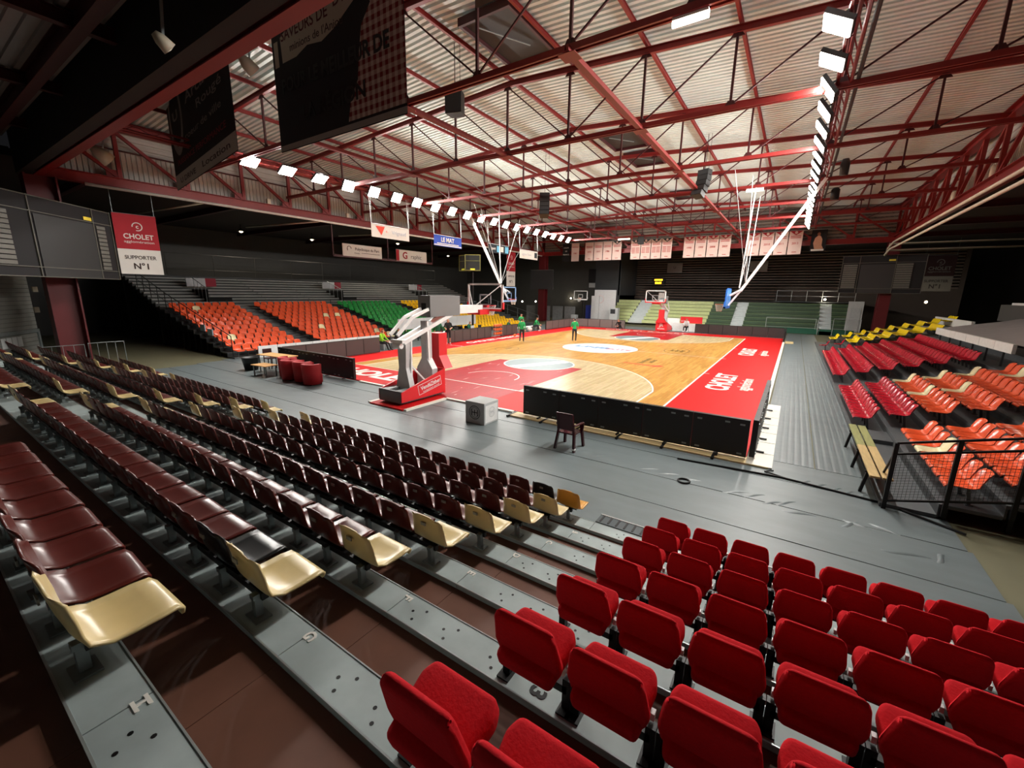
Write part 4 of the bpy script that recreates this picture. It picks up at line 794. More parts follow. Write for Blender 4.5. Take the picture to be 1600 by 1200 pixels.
b = MB(); b.box((14.9, 24.6, ZF), (16.05, 24.7, 3.2)); t = b.build('gate_panel', M('gate_white', '#c2c5c4', .5), label='white gate panel at the right end of the far stand', cat='gate'); b = MB(); b.box((15.1, 24.56, .1), (15.9, 24.6, 2.6)); b.build('door_leaf', PALE, t)
for i, (x, y, h) in enumerate(((-20, 22.5, 3.4), (-17.9, 22.6, 3.2), (-16.1, 22.8, 3.2), (-14.4, 22.9, 3.2))):
    b = MB(); b.box((x, y+.35, ZF), (x+1.5, y+.43, 1.9)); b.build('glazed_panel', M('panel_dim', '#7c7f80', .4, 0, .3, 4), label='dim glazed panel beside the far left column, %s from left' % ORD[i+1], cat='panel', group='glazed panels at the far left')
# central scoreboard cube on a post
t = thing('scoreboard', 'yellow trimmed black scoreboard heads on a tall post at the left', 'scoreboard', (-11.0, 0, ZF)); b = MB(); b.bar((-11, 0, ZF), (-11, 0, 5.2), .12); b.buildw('post', BLACK, t)
YT = M('trim_yellow', '#77743a', .5)
for mw, d_ in ((frame((-11.5, -.55, 5.2), (1, -.35, 0), (0, 0, 1)), .9), (frame((-10.5, -.6, 5.2), (1, .75, 0), (0, 0, 1)), .8)):
    b = MB(); b.box((-.6, 0, -d_), (.6, 1.2, 0), 0, mw); o = b.buildw('head', M('head_black', '#191a19', .5), t)
    b = MB()
    for a, c in (((-.6, 0), (.6, .05)), ((-.6, 1.15), (.6, 1.2)), ((-.6, 0), (-.55, 1.2)), ((.55, 0), (.6, 1.2)), ((-.6, .72), (.6, .75))): b.box((*a, 0), (*c, .03), 0, mw)
    b.buildw('trim', YT, o); b = MB(); b.box((-.18, .06, 0), (.18, .16, .04), 0, mw); b.buildw('label', M('trim_lemon', '#e8dc3a', .5), o)
# ------------------------------------------------------------------ people
SKIN = M('skin', '#c58f72', .55, 0, .05, 8)
def person(label, loc, rz, J, top, legs, shoes, hair, sleeve=True, shorts=False, hold=None):
    # J: joints in local space, x right, y forward
    names = list(J); idx = {n: i for i, n in enumerate(names)}
    E = [('pelvis', 'belly'), ('belly', 'chest'), ('chest', 'neck'), ('neck', 'head'), ('head', 'crown')]
    for s in 'lr': E += [('chest', s+'sho'), (s+'sho', s+'elb'), (s+'elb', s+'wri'), (s+'wri', s+'palm'), ('pelvis', s+'hip'), (s+'hip', s+'kne'), (s+'kne', s+'ank'), (s+'ank', s+'toe')]
    rad = dict(pelvis=.15, belly=.13, chest=.165, neck=.058, head=.098, crown=.07); 
    for s in 'lr': rad.update({s+'sho': .075, s+'elb': .046, s+'wri': .032, s+'palm': .042, s+'hip': .1, s+'kne': .062, s+'ank': .045, s+'toe': .038})
    me = bpy.data.meshes.new('body'); me.from_pydata([J[n] for n in names], [(idx[a], idx[c]) for a, c in E], [])
    o = bpy.data.objects.new('body', me); COL.objects.link(o); md = o.modifiers.new('skin', 'SKIN'); o.modifiers.new('sub', 'SUBSURF').levels = 1
    for n, sv in zip(names, me.skin_vertices[0].data): sv.radius = (rad[n], rad[n]*(.8 if n in ('pelvis', 'belly', 'chest') else 1)); sv.use_root = n == 'pelvis'
    dg = bpy.context.evaluated_depsgraph_get(); m2 = bpy.data.meshes.new_from_object(o.evaluated_get(dg)); bpy.data.objects.remove(o); m2.name = 'body'
    m2.materials.clear()
    for m in (SKIN, top, legs, shoes, hair): m2.materials.append(m)
    V = {n: Vector(p) for n, p in J.items()}
    def near(p):
        best = (9, None, 0)
        for a, c in E:
            d = V[c]-V[a]; tt = max(0, min(1, (p-V[a]).dot(d)/max(1e-9, d.length_squared))); dd = (p-(V[a]+d*tt)).length-rad[a]*(1-tt)-rad[c]*tt
            if dd < best[0]: best = (dd, (a, c), tt)
        return best
    hd = V['head']
    for p in m2.polygons:
        _, (a, c), tt = near(p.center); mi = 1
        if c in ('lank', 'rank'): mi = 0 if shorts and tt > .1 else 2
        elif c in ('lkne', 'rkne', 'lhip', 'rhip'): mi = 2
        elif c in ('ltoe', 'rtoe'): mi = 3
        elif c in ('lpalm', 'rpalm') or (c in ('lwri', 'rwri') and (not sleeve or tt > .85)): mi = 0
        elif (a, c) == ('chest', 'neck'): mi = 1 if tt < .6 else 0
        elif c in ('head', 'crown'): mi = 4 if (c == 'crown' and (p.center-hd).y < .045) or ((p.center-hd).y < -.02 and c == 'crown') or ((p.center-hd).y < -.05 and tt > .4) else 0
        elif c == 'belly' and tt < .25: mi = 2
        p.material_index = mi
    m2.polygons.foreach_set('use_smooth', [True]*len(m2.polygons))
    t = thing('person', label, 'person', loc, rz); obj('body', m2, t)
    b = MB(); b.ball(hd+Vector((0, .1, .02)), .022, 8, 0, (.8, 1.1, 1.3)); b.build('nose', SKIN, t, True)
    for s in (-1, 1): b = MB(); b.ball(hd+Vector((s*.1, 0, .02)), .03, 8, 0, (.4, .8, 1.2)); b.build('ear', SKIN, t, True); b = MB(); b.ball(hd+Vector((s*.035, .088, .05)), .011, 8); b.build('eye', BLACK, t, True)
    for s in 'lr':                                  # five short fingers on each hand, curled a little
        d = (V[s+'palm']-V[s+'wri']).normalized(); sd = d.cross(Vector((0, 1, 0))).normalized() if abs(d.y) < .9 else d.cross(Vector((1, 0, 0))).normalized(); b = MB()
        for k in range(4): p = V[s+'palm']+sd*(k-1.5)*.02; l = (.07, .08, .075, .06)[k]; b.tube([p, p+d*l*.6, p+d*l+Vector((0, .02, 0))], [.011, .01, .008], 6)
        p = V[s+'palm']+sd*.035; b.tube([p, p+sd*.03+d*.02, p+sd*.035+d*.055], [.012, .011, .009], 6); b.build('fingers', SKIN, t, True)
    return t
def stand_pose(step=0., armf=0., lean=0., elbow=.0):
    J = dict(pelvis=(0, 0, .95), belly=(0, .01+lean*.3, 1.1), chest=(0, lean*.7, 1.36), neck=(0, lean+.01, 1.53), head=(0, lean+.03, 1.64), crown=(0, lean+.02, 1.74))
    for s, q in (('l', -1), ('r', 1)):
        st = step*q; J.update({s+'sho': (q*.19, lean*.8, 1.42), s+'elb': (q*.26, -.05+lean-st*.3+armf*.1, 1.14), s+'wri': (q*(.25-.08*armf), .04+lean-st*.5+armf*.28, .92+armf*.2), s+'palm': (q*(.24-.1*armf), .06+lean-st*.55+armf*.36, .84+armf*.24),
                  s+'hip': (q*.1, 0, .9), s+'kne': (q*.11, .04+st*.4, .5), s+'ank': (q*.11, st*.7-.02, .09+max(0, -st)*.15), s+'toe': (q*.12, st*.7+.15, .04+max(0, -st)*.05)})
    return J
def sit_pose(h=.42, lean=.1, legs=.42):
    J = dict(pelvis=(0, 0, h+.1), belly=(0, .02+lean*.3, h+.26), chest=(0, lean*.8, h+.5), neck=(0, lean+.02, h+.67), head=(0, lean+.05, h+.78), crown=(0, lean+.04, h+.88))
    for s, q in (('l', -1), ('r', 1)):
        J.update({s+'sho': (q*.19, lean*.8, h+.56), s+'elb': (q*.25, lean+.12, h+.3), s+'wri': (q*.15, lean+.33, h+.2), s+'palm': (q*.12, lean+.4, h+.18), s+'hip': (q*.1, .02, h+.08), s+'kne': (q*.15, .44, h+.06), s+'ank': (q*.15, legs+.08, .09), s+'toe': (q*.16, legs+.25, .04)})
    return J
GRN = M('shirt_green', '#1f9a55', .8, 0, .08, 20); DGRNS = M('shirt_dark_green', '#0f5a3c', .8); LIME = M('shirt_lime', '#8fd42e', .8); BLK = M('cloth_black', '#16171b', .85); NAVY = M('cloth_navy', '#23252d', .85); WSH = M('shoe_white', '#e6e4e0', .6); BSH = M('shoe_black', '#151517', .6); HBR = M('hair_brown', '#2a1c14', .8); HDK = M('hair_dark', '#0f0d0c', .8); MASK = M('shirt_white', '#dcdcdc', .8)
person('person in bright green top and dark trousers walking away on the court', (-5.78, -.77, 0), .35, stand_pose(.18), GRN, NAVY, WSH, HBR)
person('person in bright green top standing with dark trousers near the centre disc', (-2.94, 2.19, 0), .3, stand_pose(.1, .5), GRN, NAVY, WSH, HDK, False)
person('person in dark green top facing the scorers table beside the near hoop', (-9.25, -5.9, 0), 1.0, stand_pose(.12, .3), DGRNS, BLK, WSH, HDK)
person('person in black shirt and shorts holding something near the scorers table', (-9.15, -5.0, 0), -2.4, stand_pose(.06, 1), BLK, BLK, WSH, HBR, False, True)
person('person in lime yellow top sitting behind the left board', (-10.45, -9.75, ZF), -1.2, sit_pose(.42, .12, .5), LIME, BLK, BSH, HBR)
person('person in black leaning forward on the white bench by the hoop', (-10.6, -8.55, ZF), -1.3, sit_pose(.4, .32), BLK, BLK, WSH, HDK)
person('person in dark green sitting behind the scorers table', (-11.1, -.5, ZF), -1.5, sit_pose(.45, .15), DGRNS, BLK, BSH, HDK)
person('person in dark green sitting on the team bench beyond the ball rack', (-10.3, 3.9, ZF), -1.4, sit_pose(.42, .2), DGRNS, NAVY, WSH, HDK)
person('person in green and white standing at the team bench', (-9.9, 5.6, ZF), -2.0, stand_pose(.05, .4), GRN, DGRNS, WSH, HDK, False)
person('person in green sitting at the far end of the team bench', (-10.2, 8.4, ZF), -1.4, sit_pose(.42, .3), GRN, NAVY, WSH, HBR)
person('person in black crouching before the far grey board', (-4.0, 15.4, 0), 3.0, sit_pose(.2, .42, .3), BLK, BLK, WSH, HDK)
person('person in white top sitting at the far end beside the red hoop base', (1.95, 17.8, 0), 3.05, sit_pose(.42, .15), MASK, BLK, WSH, HBR)
for nm, x, y0, y1, lab in (('bench', -10.62, -10.6, -7.6, 'long white bench behind the left board'), ('bench', -10.5, 3.3, 9.1, 'long white team bench beyond the ball rack')):
    t = thing('bench', lab, 'bench', (x, (y0+y1)/2, ZF)); b = MB(); b.box((x-.22, y0, .36), (x+.22, y1, .42)); b.buildw('seat_board', WHITE, t)
    n = 4
    for k in range(n): b = MB(); y = y0+.2+(y1-y0-.4)*k/(n-1); b.box((x-.2, y-.04, ZF), (x+.2, y+.04, .37)); b.buildw('leg', PALE, t)
for x, y, h, lab in ((-4.0, 15.48, .22, 'low dark stool under the crouching person at the far end'), (1.95, 17.85, .42, 'dark stool under the person beside the far hoop')):
    t = thing('stool', lab, 'stool', (x, y, 0)); b = MB(); b.lathe([(0, h-.04), (.19, h-.04), (.19, h), (0, h)], (x, y, 0), 14); b.buildw('seat', BLACK, t); b = MB()
    for k in range(3): b.bar((x+.12*math.cos(k*2.1), y+.12*math.sin(k*2.1), h-.03), (x+.2*math.cos(k*2.1), y+.2*math.sin(k*2.1), 0), .03)
    b.buildw('legs', BLACK, t)
for i, (y, hx) in enumerate(((3.2, '#e8e8e8'), (7.3, '#d8d4cc'), (9.0, '#c9b8a8'))):
    b = MB(); b.ball((-10.0, y, .2), .24, 10, 0, (1, 1.2, .9)); b.build('kit_bag', M('bag'+hx, hx, .8, 0, .1, 9, .2), label='pale kit bag on the floor by the team bench, %s from us' % ORD[i+1], cat='bag', group='kit bags by the team bench')
# ------------------------------------------------------------------ banners, signs and screens
CLW = M('banner_white', '#dedbd4', .8, 0, .05, 2); CLR = M('banner_red', '#a8202c', .8, 0, .08, 2); INK = M('ink_dark', '#3a2a28', .8, 0, 0); INKR = M('ink_red', '#b5443c', .8, 0, 0)
def sheet_obj(name, label, p, ex, wd, ht, mat, group=None, cat='banner', thick=.012, wave=.0):      # hangs down from p, ex to the right
    ex = Vector(ex).normalized(); t = thing(name, label, cat, p, 0, group); mw = frame(Vector(p), ex, (0, 0, 1)); n = 8; b = MB(); vs = []; fs = []
    for i in range(n+1):
        for j in range(n+1): vs.append(mw @ Vector((wd*i/n, -ht*j/n, wave*math.sin(i*1.1+j*.5)*j/n)))
    for i in range(n):
        for j in range(n): fs.append((i*(n+1)+j, i*(n+1)+j+1, (i+1)*(n+1)+j+1, (i+1)*(n+1)+j))
    m = len(vs); nn = mw.to_3x3() @ Vector((0, 0, -thick)); b.add(vs, fs); b.add([v+nn for v in vs], [tuple(reversed(f)) for f in fs])
    b.buildw('cloth', mat, t, True)
    b = MB(); b.tube([mw @ Vector((0, 0, -.01)), mw @ Vector((wd, 0, -.01))], .018, 6); b.buildw('batten', GALV, t)
    return t, mw
def panel(t, mw, x0, x1, y0, y1, mat, z=.006, name='colour_panel'):
    b = MB(); b.box((x0, y0, z), (x1, y1, z+.002), 0, mw); return b.buildw(name, mat, t)
def T(t, mw, s, size, x, y, mat, z=.012, **k): return text(s, size, mat, mw @ Matrix.Translation((x, y, z)), t, 'lettering', **k)
# the two big banners hanging in front at the upper left
DB = M('banner_black', '#141113', .85, 0, .1, 3); GING = bpy.data.materials.new('gingham'); GING.use_nodes = True; nt = GING.node_tree; pb = nt.nodes['Principled BSDF']; pb.inputs['Roughness'].default_value = .9
tc = nt.nodes.new('ShaderNodeTexCoord'); ws = []
for ax in ('X', 'Z'):
    wv = nt.nodes.new('ShaderNodeTexWave'); wv.bands_direction = ax; wv.inputs['Scale'].default_value = 1.4; nt.links.new(tc.outputs['Object'], wv.inputs['Vector']); rp = nt.nodes.new('ShaderNodeMath'); rp.operation = 'GREATER_THAN'; rp.inputs[1].default_value = .5; nt.links.new(wv.outputs['Fac'], rp.inputs[0]); ws.append(rp)
ad = nt.nodes.new('ShaderNodeMath'); ad.operation = 'ADD'; nt.links.new(ws[0].outputs[0], ad.inputs[0]); nt.links.new(ws[1].outputs[0], ad.inputs[1]); dv = nt.nodes.new('ShaderNodeMath'); dv.operation = 'MULTIPLY'; dv.inputs[1].default_value = .5; nt.links.new(ad.outputs[0], dv.inputs[0])
mx = nt.nodes.new('ShaderNodeMix'); mx.data_type = 'RGBA'; mx.inputs[6].default_value = lin('#b9a79c'); mx.inputs[7].default_value = lin('#6d1216'); nt.links.new(dv.outputs[0], mx.inputs[0]); nt.links.new(mx.outputs[2], pb.inputs['Base Color'])
t, mw = sheet_obj('hanging_banner', 'huge dark banner with red gingham edge and food lettering at the upper left', (-4.1, -18.5, 11.9), (1, 0, 0), 5.95, 3.9, DB)
b = MB(); b.add([mw @ Vector(p+(.006,)) for p in ((4.55, 0), (5.95, 0), (5.95, -3.65), (3.6, -3.65), (3.75, -3.1), (4.1, -2.7), (4.2, -2.1), (4.35, -1.5), (4.75, -1.1), (4.5, -.6))], [tuple(range(10))]); b.buildw('gingham_print', GING, t)
panel(t, mw, 0, 5.95, -3.88, -3.72, M('banner_hem', '#8f8a84', .8)); LBL = M('label_cream', '#a89f8d', .85, 0, 0)
b = MB(); b.add([mw @ Vector(p+(.008,)) for p in ((.5, -.75), (1.4, -.45), (1.8, -.1), (2.6, -.05), (3.0, -.3), (4.2, -.35), (4.25, -.8), (3.2, -1.25), (2.6, -1.4), (1.9, -1.3), (1.3, -1.45), (.55, -1.45))], [tuple(range(12))]); b.buildw('label_shape', LBL, t)
T(t, mw, 'SAVEURS DE', .42, 1.75, -.75, M('ink_redbrown', '#4e1518', .8, 0, 0), bold=.01, width=2.4); T(t, mw, "D'ICI", .42, 3.65, -.62, M('ink_redbrown', '#4e1518', .8, 0, 0), bold=.01); T(t, mw, "minions de l'Anjou", .3, 2.3, -1.15, INK, width=2.6)
T(t, mw, 'POUR LE MEILLEUR DE', .55, 2.9, -2.1, BLACK, bold=.03, width=5.0, z=.014); T(t, mw, 'LA RÉGION', .55, 2.9, -3.0, BLACK, bold=.03, width=3.0, z=.014); b = MB(); b.box((.12, -1.5, .008), (.35, -.8, .01), 0, mw); b.buildw('knife_print', LBL, t)
p0 = at(278, 298, y=-18.0); p1 = at(372, 235, z=p0.z); ex = p1-p0
t, mw = sheet_obj('hanging_banner', 'dark store banner with round U mark and pale foot strip at the upper left', (p0.x, p0.y, 11.6), ex, ex.length, 11.6-p0.z, DB)
wd, ht = ex.length, 11.6-p0.z; panel(t, mw, 0, wd, -ht+.02, -ht*.83, M('strip_cream', '#b8b2a8', .85, 0, 0)); CR = M('ink_cream', '#8d8680', .85, 0, 0)
b = MB(); n = 28; c0 = (wd*.16, -ht*.22); vs = [mw @ Vector((c0[0]+r*math.cos(2*math.pi*k/n), c0[1]+r*1.3*math.sin(2*math.pi*k/n), .008)) for k in range(n) for r in (wd*.1, wd*.13)]; b.add(vs, [(2*k, 2*k+1, (2*k+3) % (2*n), (2*k+2) % (2*n)) for k in range(n)]); b.buildw('round_mark', CR, t)
T(t, mw, 'U', .5, c0[0], c0[1], CR, width=wd*.1, bold=.03); T(t, mw, 'Arcades', .55, wd*.65, -ht*.17, CR, width=wd*.55, bold=.01); T(t, mw, 'Rougé', .42, wd*.72, -ht*.33, CR, width=wd*.36); T(t, mw, 'au coeur de ville', .34, wd*.52, -ht*.52, CR, width=wd*.7)
T(t, mw, 'PUISSANCE PERFORMANCE', .3, wd*.5, -ht*.72, M('ink_dimred', '#8a3038', .8, 0, 0), width=wd*.8); T(t, mw, 'U DRIVE', .3, wd*.25, -ht*.92, INK, width=wd*.3); T(t, mw, 'Location', .32, wd*.72, -ht*.91, INK, width=wd*.4)
t, mw = sheet_obj('hanging_banner', 'beige banner hanging back to front near the roof hatch', (4.15, -18.6, 11.7), (1, 0, 0), 1.6, 2.15, M('banner_beige', '#8a7a66', .85, 0, .08, 3)); b = MB()
T(t, mw, 'Renaud', .22, .8, -1.9, M('ink_beige', '#b9ac98', .8, 0, 0)).scale = (-1, 1, 1); T(t, mw, 'Tournoi', .2, .8, -1.6, M('ink_beige', '#b9ac98', .8, 0, 0)).scale = (-1, 1, 1)
# supporter banner, left corner
def supporter(label, p, ex, wd, ht, top, bot, ink=INK):
    t, mw = sheet_obj('supporter_banner', label, p, ex, wd, ht, bot); panel(t, mw, 0, wd, -ht*.58, -.01, top); W_ = wd
    b = MB(); n = 24; c0 = (W_*.53, -ht*.2); vs = [mw @ Vector((c0[0]+r*math.cos(2*math.pi*(k/n*.85-.3)), c0[1]+r*math.sin(2*math.pi*(k/n*.85-.3)), .011)) for k in range(n) for r in (W_*.1, W_*.125)]; b.add(vs, [(2*k, 2*k+1, 2*k+3, 2*k+2) for k in range(n-1)]); b.buildw('c_mark', bot, t)
    T(t, mw, 'c', W_*.16, c0[0], c0[1], bot, bold=.02); T(t, mw, 'CHOLET', W_*.2, W_*.53, -ht*.37, bot, bold=.02, width=W_*.7); T(t, mw, 'agglomération', W_*.1, W_*.53, -ht*.455, bot, width=W_*.7)
    T(t, mw, 'SUPPORTER', W_*.15, W_*.5, -ht*.72, ink, bold=.01, width=W_*.74); T(t, mw, 'N°1', W_*.24, W_*.5, -ht*.87, ink, bold=.02)
    for q in (.03, .97): b = MB(); c = mw @ Vector((W_*q, 0, 0)); b.tube([c, (c.x, c.y, 8.92 if p[2] < 8 else p[2]+.02)], .012, 5); b.buildw('hanging_cord', GALV, t)
    return t
d = 20.3; p = at(173, 331, d=d); q = at(242, 338, d=d+1.3); q.z = p.z; supporter('red and white supporter banner hanging beside the dark screen at the left', p, q-p, (q-p).length, 2.9, CLR, CLW)
supporter('small red and white supporter banner hanging under the left girder far off', (-16.82, 13.3, 8.22), (0, 1, 0), 1.75, 3.95, CLR, CLW)
p = at(1446, 399, y=27.5); supporter('supporter banner in shade-darkened red and white on the far right wall', p, (1, 0, 0), at(1498, 397, y=27.5).x-p.x, p.z-at(1442, 455, y=27.5).z, M('shaded_banner_red', '#2a1013', .9), M('shaded_banner', '#6a6863', .9), M('shaded_ink', '#2a2625', .9))  # same banner print, its colours darkened to stand for the shade there
# pennants at the far end
XP = [(-11.1, 4), (-5.55, 4), (.1, 4), (6.0, 4)]; PEN = M('pennant_cloth', '#e3c9bf', .8, 0, .04, 3); YR = [['1975', '1977', '1986', '1988'], ['1988', '1989', '1990', '1992'], ['1998', '1999', '2008', '2009'], ['2009', '2010', '2011', '2013']]
gi = 0
for g, (x0, n) in enumerate(XP):
    for k in range(n):
        gi += 1; x = x0+1.13*k; t, mw = sheet_obj('title_pennant', 'pale title pennant lettered %s at the far end, %s from the left' % (YR[g][k], ORD[gi]), (x, 21.55, 9.5), (1, 0, 0), 1.05, 2.08, PEN, 'title pennants at the far end')
        tm = DGREY if g == 1 or (g == 0 and k == 3) else CLR
        if g or k == 3:
            b = MB(); b.add([mw @ Vector(v+(.008,)) for v in ((0, 0), (1.05, 0), (.525, -.38))], [(0, 2, 1)]); b.buildw('triangle_print', tm, t); b = MB(); b.add([mw @ Vector((.525+.13*math.cos(a*1.0472), -.15+.13*math.sin(a*1.0472), .01)) for a in range(6)], [tuple(range(6))]); b.buildw('crest_print', PEN, t)
        for j in range(2): panel(t, mw, .12, .93, -.5-.14*j, -.43-.14*j, INKR)
        if g == 1:
            for j in range(5): panel(t, mw, .1, .48, -.9-.13*j, -.84-.13*j, INKR); panel(t, mw, .56, .95, -.9-.13*j, -.84-.13*j, INKR)
        else: T(t, mw, YR[g][k], .26, .525, -1.1, INKR, bold=.02)
        panel(t, mw, .35, .7, -1.9, -1.84, INKR)
t, mw = sheet_obj('title_pennant', 'single pale pennant beside the dark one under the left lamp rail end', (-12.9, 21.55, 9.5), (1, 0, 0), 1.0, 2.1, PEN); T(t, mw, '1987', .26, .5, -1.2, INKR, bold=.02); panel(t, mw, .1, .9, -.5, -.42, INKR)
t, mw = sheet_obj('title_pennant', 'dark pennant with white lettering left of the pale ones', (-14.1, 21.55, 9.5), (1, 0, 0), .95, 2.1, DB); T(t, mw, 'COUPE', .22, .47, -.5, CLW); T(t, mw, 'DE', .22, .47, -.9, CLW); T(t, mw, 'FRANCE', .22, .47, -1.3, CLW)
b = MB(); b.tube([(-14.4, 21.57, 9.53), (12.4, 21.57, 9.53)], .03)
for k in range(10): x = -14.17+2.8333*k; b.bar((x, 21.57, 9.53), (x, 22, 9.53), .04)
b.build('pennant_rail', GALV, label='long rail from which the title pennants hang', cat='rail')
t, mw = sheet_obj('player_poster', 'dark poster with a pale player figure at the far right of the pennants', (11.1, 21.6, 9.55), (1, 0, 0), 1.15, 1.95, DB)
b = MB(); b.add([mw @ Vector(v+(.008,)) for v in ((.35, -1.75), (.2, -1.2), (.3, -.75), (.5, -.55), (.7, -.6), (.85, -.9), (.85, -1.4), (1.0, -1.7))], [tuple(range(8))]); b.buildw('figure_print', M('print_skin', '#c9977a', .8), t); b = MB(); b.add([mw @ Vector((.55+.13*math.cos(a), -.42+.16*math.sin(a), .009)) for a in [k*.63 for k in range(10)]], [tuple(range(10))]); b.buildw('head_print', M('print_skin2', '#8a5a42', .8), t); panel(t, mw, .1, 1.05, -1.88, -1.72, CLW)
# adverts hung under the left lamp rail
BLUE = M('banner_blue', '#2c4fb5', .7, 0, .05, 3); CYAN = M('print_cyan', '#6fb9dc', .7); DK = M('banner_night', '#1d2a33', .7)
def hung(label, y0, y1, zt, zb, mat):
    t, mw = sheet_obj('hanging_sign', label, (-10.7, y0, zt), (0, 1, 0), y1-y0, zt-zb, mat, None, 'sign')
    for y in (y0+.02, y1-.02): b = MB(); b.tube([(-10.7, y, zt), (-10.85, y, 9.3)], .018, 5); b.buildw('hanging_strap', PALE, t); b = MB(); b.tube([(-10.7, y, zt), (-10.85, y+.15, 9.3)], .012, 5); b.buildw('hanging_strap', PALE, t)
    return t, mw
t, mw = hung('white hanging sign with a red triangle under the left lamp rail', -9.8, -6.85, 7.48, 6.72, CLW); b = MB(); b.add([mw @ Vector(v+(.008,)) for v in ((.3, -.12), (1.0, -.1), (.72, -.62))], [(0, 2, 1)]); b.buildw('triangle_print', M('print_tri', '#d8432f', .7), t); T(t, mw, 'e.', .25, 1.15, -.35, M('print_tri', '#d8432f', .7)); T(t, mw, 'Vrignaud', .32, 2.1, -.38, M('ink_pale', '#a9adb8', .7, 0, 0), bold=.01)
t, mw = hung('blue hanging sign with white lettering under the left lamp rail', -4.58, -1.66, 7.46, 6.72, BLUE); T(t, mw, 'LE MAT', .42, 1.4, -.3, CLW, bold=.03); panel(t, mw, 0, 2.92, -.7, -.62, CLW); panel(t, mw, .3, 2.6, -.58, -.52, CLW)
t, mw = hung('dark hanging sign with cyan patches under the left lamp rail', 1.68, 4.66, 7.47, 6.79, DK); T(t, mw, 'sport', .3, .7, -.34, CLW, bold=.02); panel(t, mw, 1.2, 1.55, -.6, -.1, CYAN); panel(t, mw, 2.4, 2.9, -.6, -.08, CYAN); panel(t, mw, 1.75, 2.15, -.55, -.12, CLW)
t, mw = hung('white hanging sign with a dark end patch under the left lamp rail', 6.42, 9.63, 7.43, 6.66, CLW); T(t, mw, 'agence Ouest', .3, 1.2, -.38, M('ink_pale', '#a9adb8', .7, 0, 0)); panel(t, mw, 2.6, 3.1, -.6, -.12, DK)
# signs below the left girder on a red frame
t = thing('sign_frame', 'dark red frame hanging under the left girder that carries two white signs', 'frame', (-17.12, -3, 7.5)); b = MB()
for y in (-8.1, -3.2, 1.8): b.bar((-17.12, y, 8.2), (-17.12, y, 6.0), .08)
b.bar((-17.12, -8.1, 6.02), (-17.12, 1.8, 6.02), .08, .16); b.buildw('bars', DKRED, t)
t, mw = sheet_obj('advert_sign', 'white clinic sign hanging under the left girder', (-17.05, -7.36, 6.9), (0, 1, 0), 3.5, .87, CLW, None, 'sign', .03); T(t, mw, 'Polyclinique du Parc', .28, 2.15, -.33, INK, bold=.01, width=2.2); T(t, mw, 'Cholet', .17, 1.2, -.62, INK); panel(t, mw, 1.6, 3.3, -.6, -.57, INK); b = MB(); b.tube([mw @ Vector((.55+.17*math.cos(a*.5), -.33+.17*math.sin(a*.5), .01)) for a in range(9)], .02, 5); b.buildw('ring_print', INK, t)
t, mw = sheet_obj('advert_sign', 'white sign lettered Graphic hanging under the left girder', (-17.05, -2.4, 6.92), (0, 1, 0), 3.45, .9, CLW, None, 'sign', .03); panel(t, mw, 0, .32, -.88, -.02, CLR); T(t, mw, 'G', .75, .95, -.46, M('print_crimson', '#9d2632', .7, 0, 0), bold=.03); T(t, mw, 'raphic', .5, 2.2, -.5, M('ink_grey', '#5a5555', .7, 0, 0))
# far wall boards and the clock
for i, (x0, s_) in enumerate(((-4.95, 'U'), (5.2, 'B'))):
    t, mw = sheet_obj('wall_sign', 'grey sign with letter %s on the far upper wall' % s_, (x0, 35.9, 7.9), (1, 0, 0), 2.0, 1.35, M('sign_grey', '#a39f9a', .7), None, 'sign', .03); T(t, mw, s_, .5, 1.0, -.65, INK)
t = thing('shot_clock', 'lit amber score display on the far upper wall above the green benches', 'scoreboard', (-6.0, 35.8, 5.2)); b = MB(); b.box((-6.75, 35.75, 4.75), (-5.1, 36.1, 5.9)); b.buildw('case', BLACK, t); AMB = M('amber_led', '#ffb020', .5, 0, 0, emit=4)
mw = frame((-5.92, 35.74, 5.3), (1, 0, 0), (0, 0, 1)); b = MB(); b.box((-.62, .2, 0), (.5, .42, .01), 0, mw); b.buildw('lit_bar', AMB, t); T(t, mw, '00:01', .42, -.05, -.12, AMB, bold=.05)
# screens in the corners
SCR = M('screen_grey', '#282828', .55, 0, .04, 80); FRM = M('frame_olive', '#55534a', .6); SLAT = M('slat_grey', '#5d5b54', .6); YLB = M('label_yellow', '#d9c13a', .5)
def screen(name, label, p, ex, L, H, dims):
    mw = frame(Vector(p), ex, (0, 0, 1)); t = thing(name, label, 'screen', p)
    b = MB(); b.box((0, 0, -.15), (L, H, 0), 0, mw); b.buildw('backing', DB, t)
    for x0, x1, y0, y1 in dims['scr']: panel(t, mw, x0*L, x1*L, y0*H, y1*H, SCR, .03, 'screen_panel')
    for x0, x1, y0, y1 in dims['slats']:
        for k in range(11): y = y0+(y1-y0)*k/11; b = MB(); b.box((x0*L, y*H, .01), (x1*L, (y+(y1-y0)/14)*H, .05), 0, mw); b.buildw('slat', SLAT, t)
    b = MB()
    for x in dims['posts']: b.box((x*L-.02, 0, 0), (x*L+.02, H, .05), 0, mw)
    for y in (0, .12, .8, .985): b.box((0, y*H, 0), (L, y*H+.03, .045), 0, mw)
    b.buildw('frame', FRM, t)
    for x, y in dims['lab']: panel(t, mw, x*L, x*L+.42, y*H, y*H+.14, YLB, .04, 'yellow_label')
    return t
pr, pl = at(187, 437, d=20.2), at(-60, 447, d=13.6); pl.z = pr.z; ex = pr-pl; L = ex.length; Ht = at(172, 336, d=20.2).z-pr.z
screen('score_screen', 'large dark score screen with grey slats in the left corner', pl, ex, L, Ht, dict(scr=[(.44, .86, .0, .78)], slats=[(.87, .94, .14, .78), (.15, .29, .14, .78)], posts=[0, .42, .85, 1.0], lab=[(.78, .82)]))
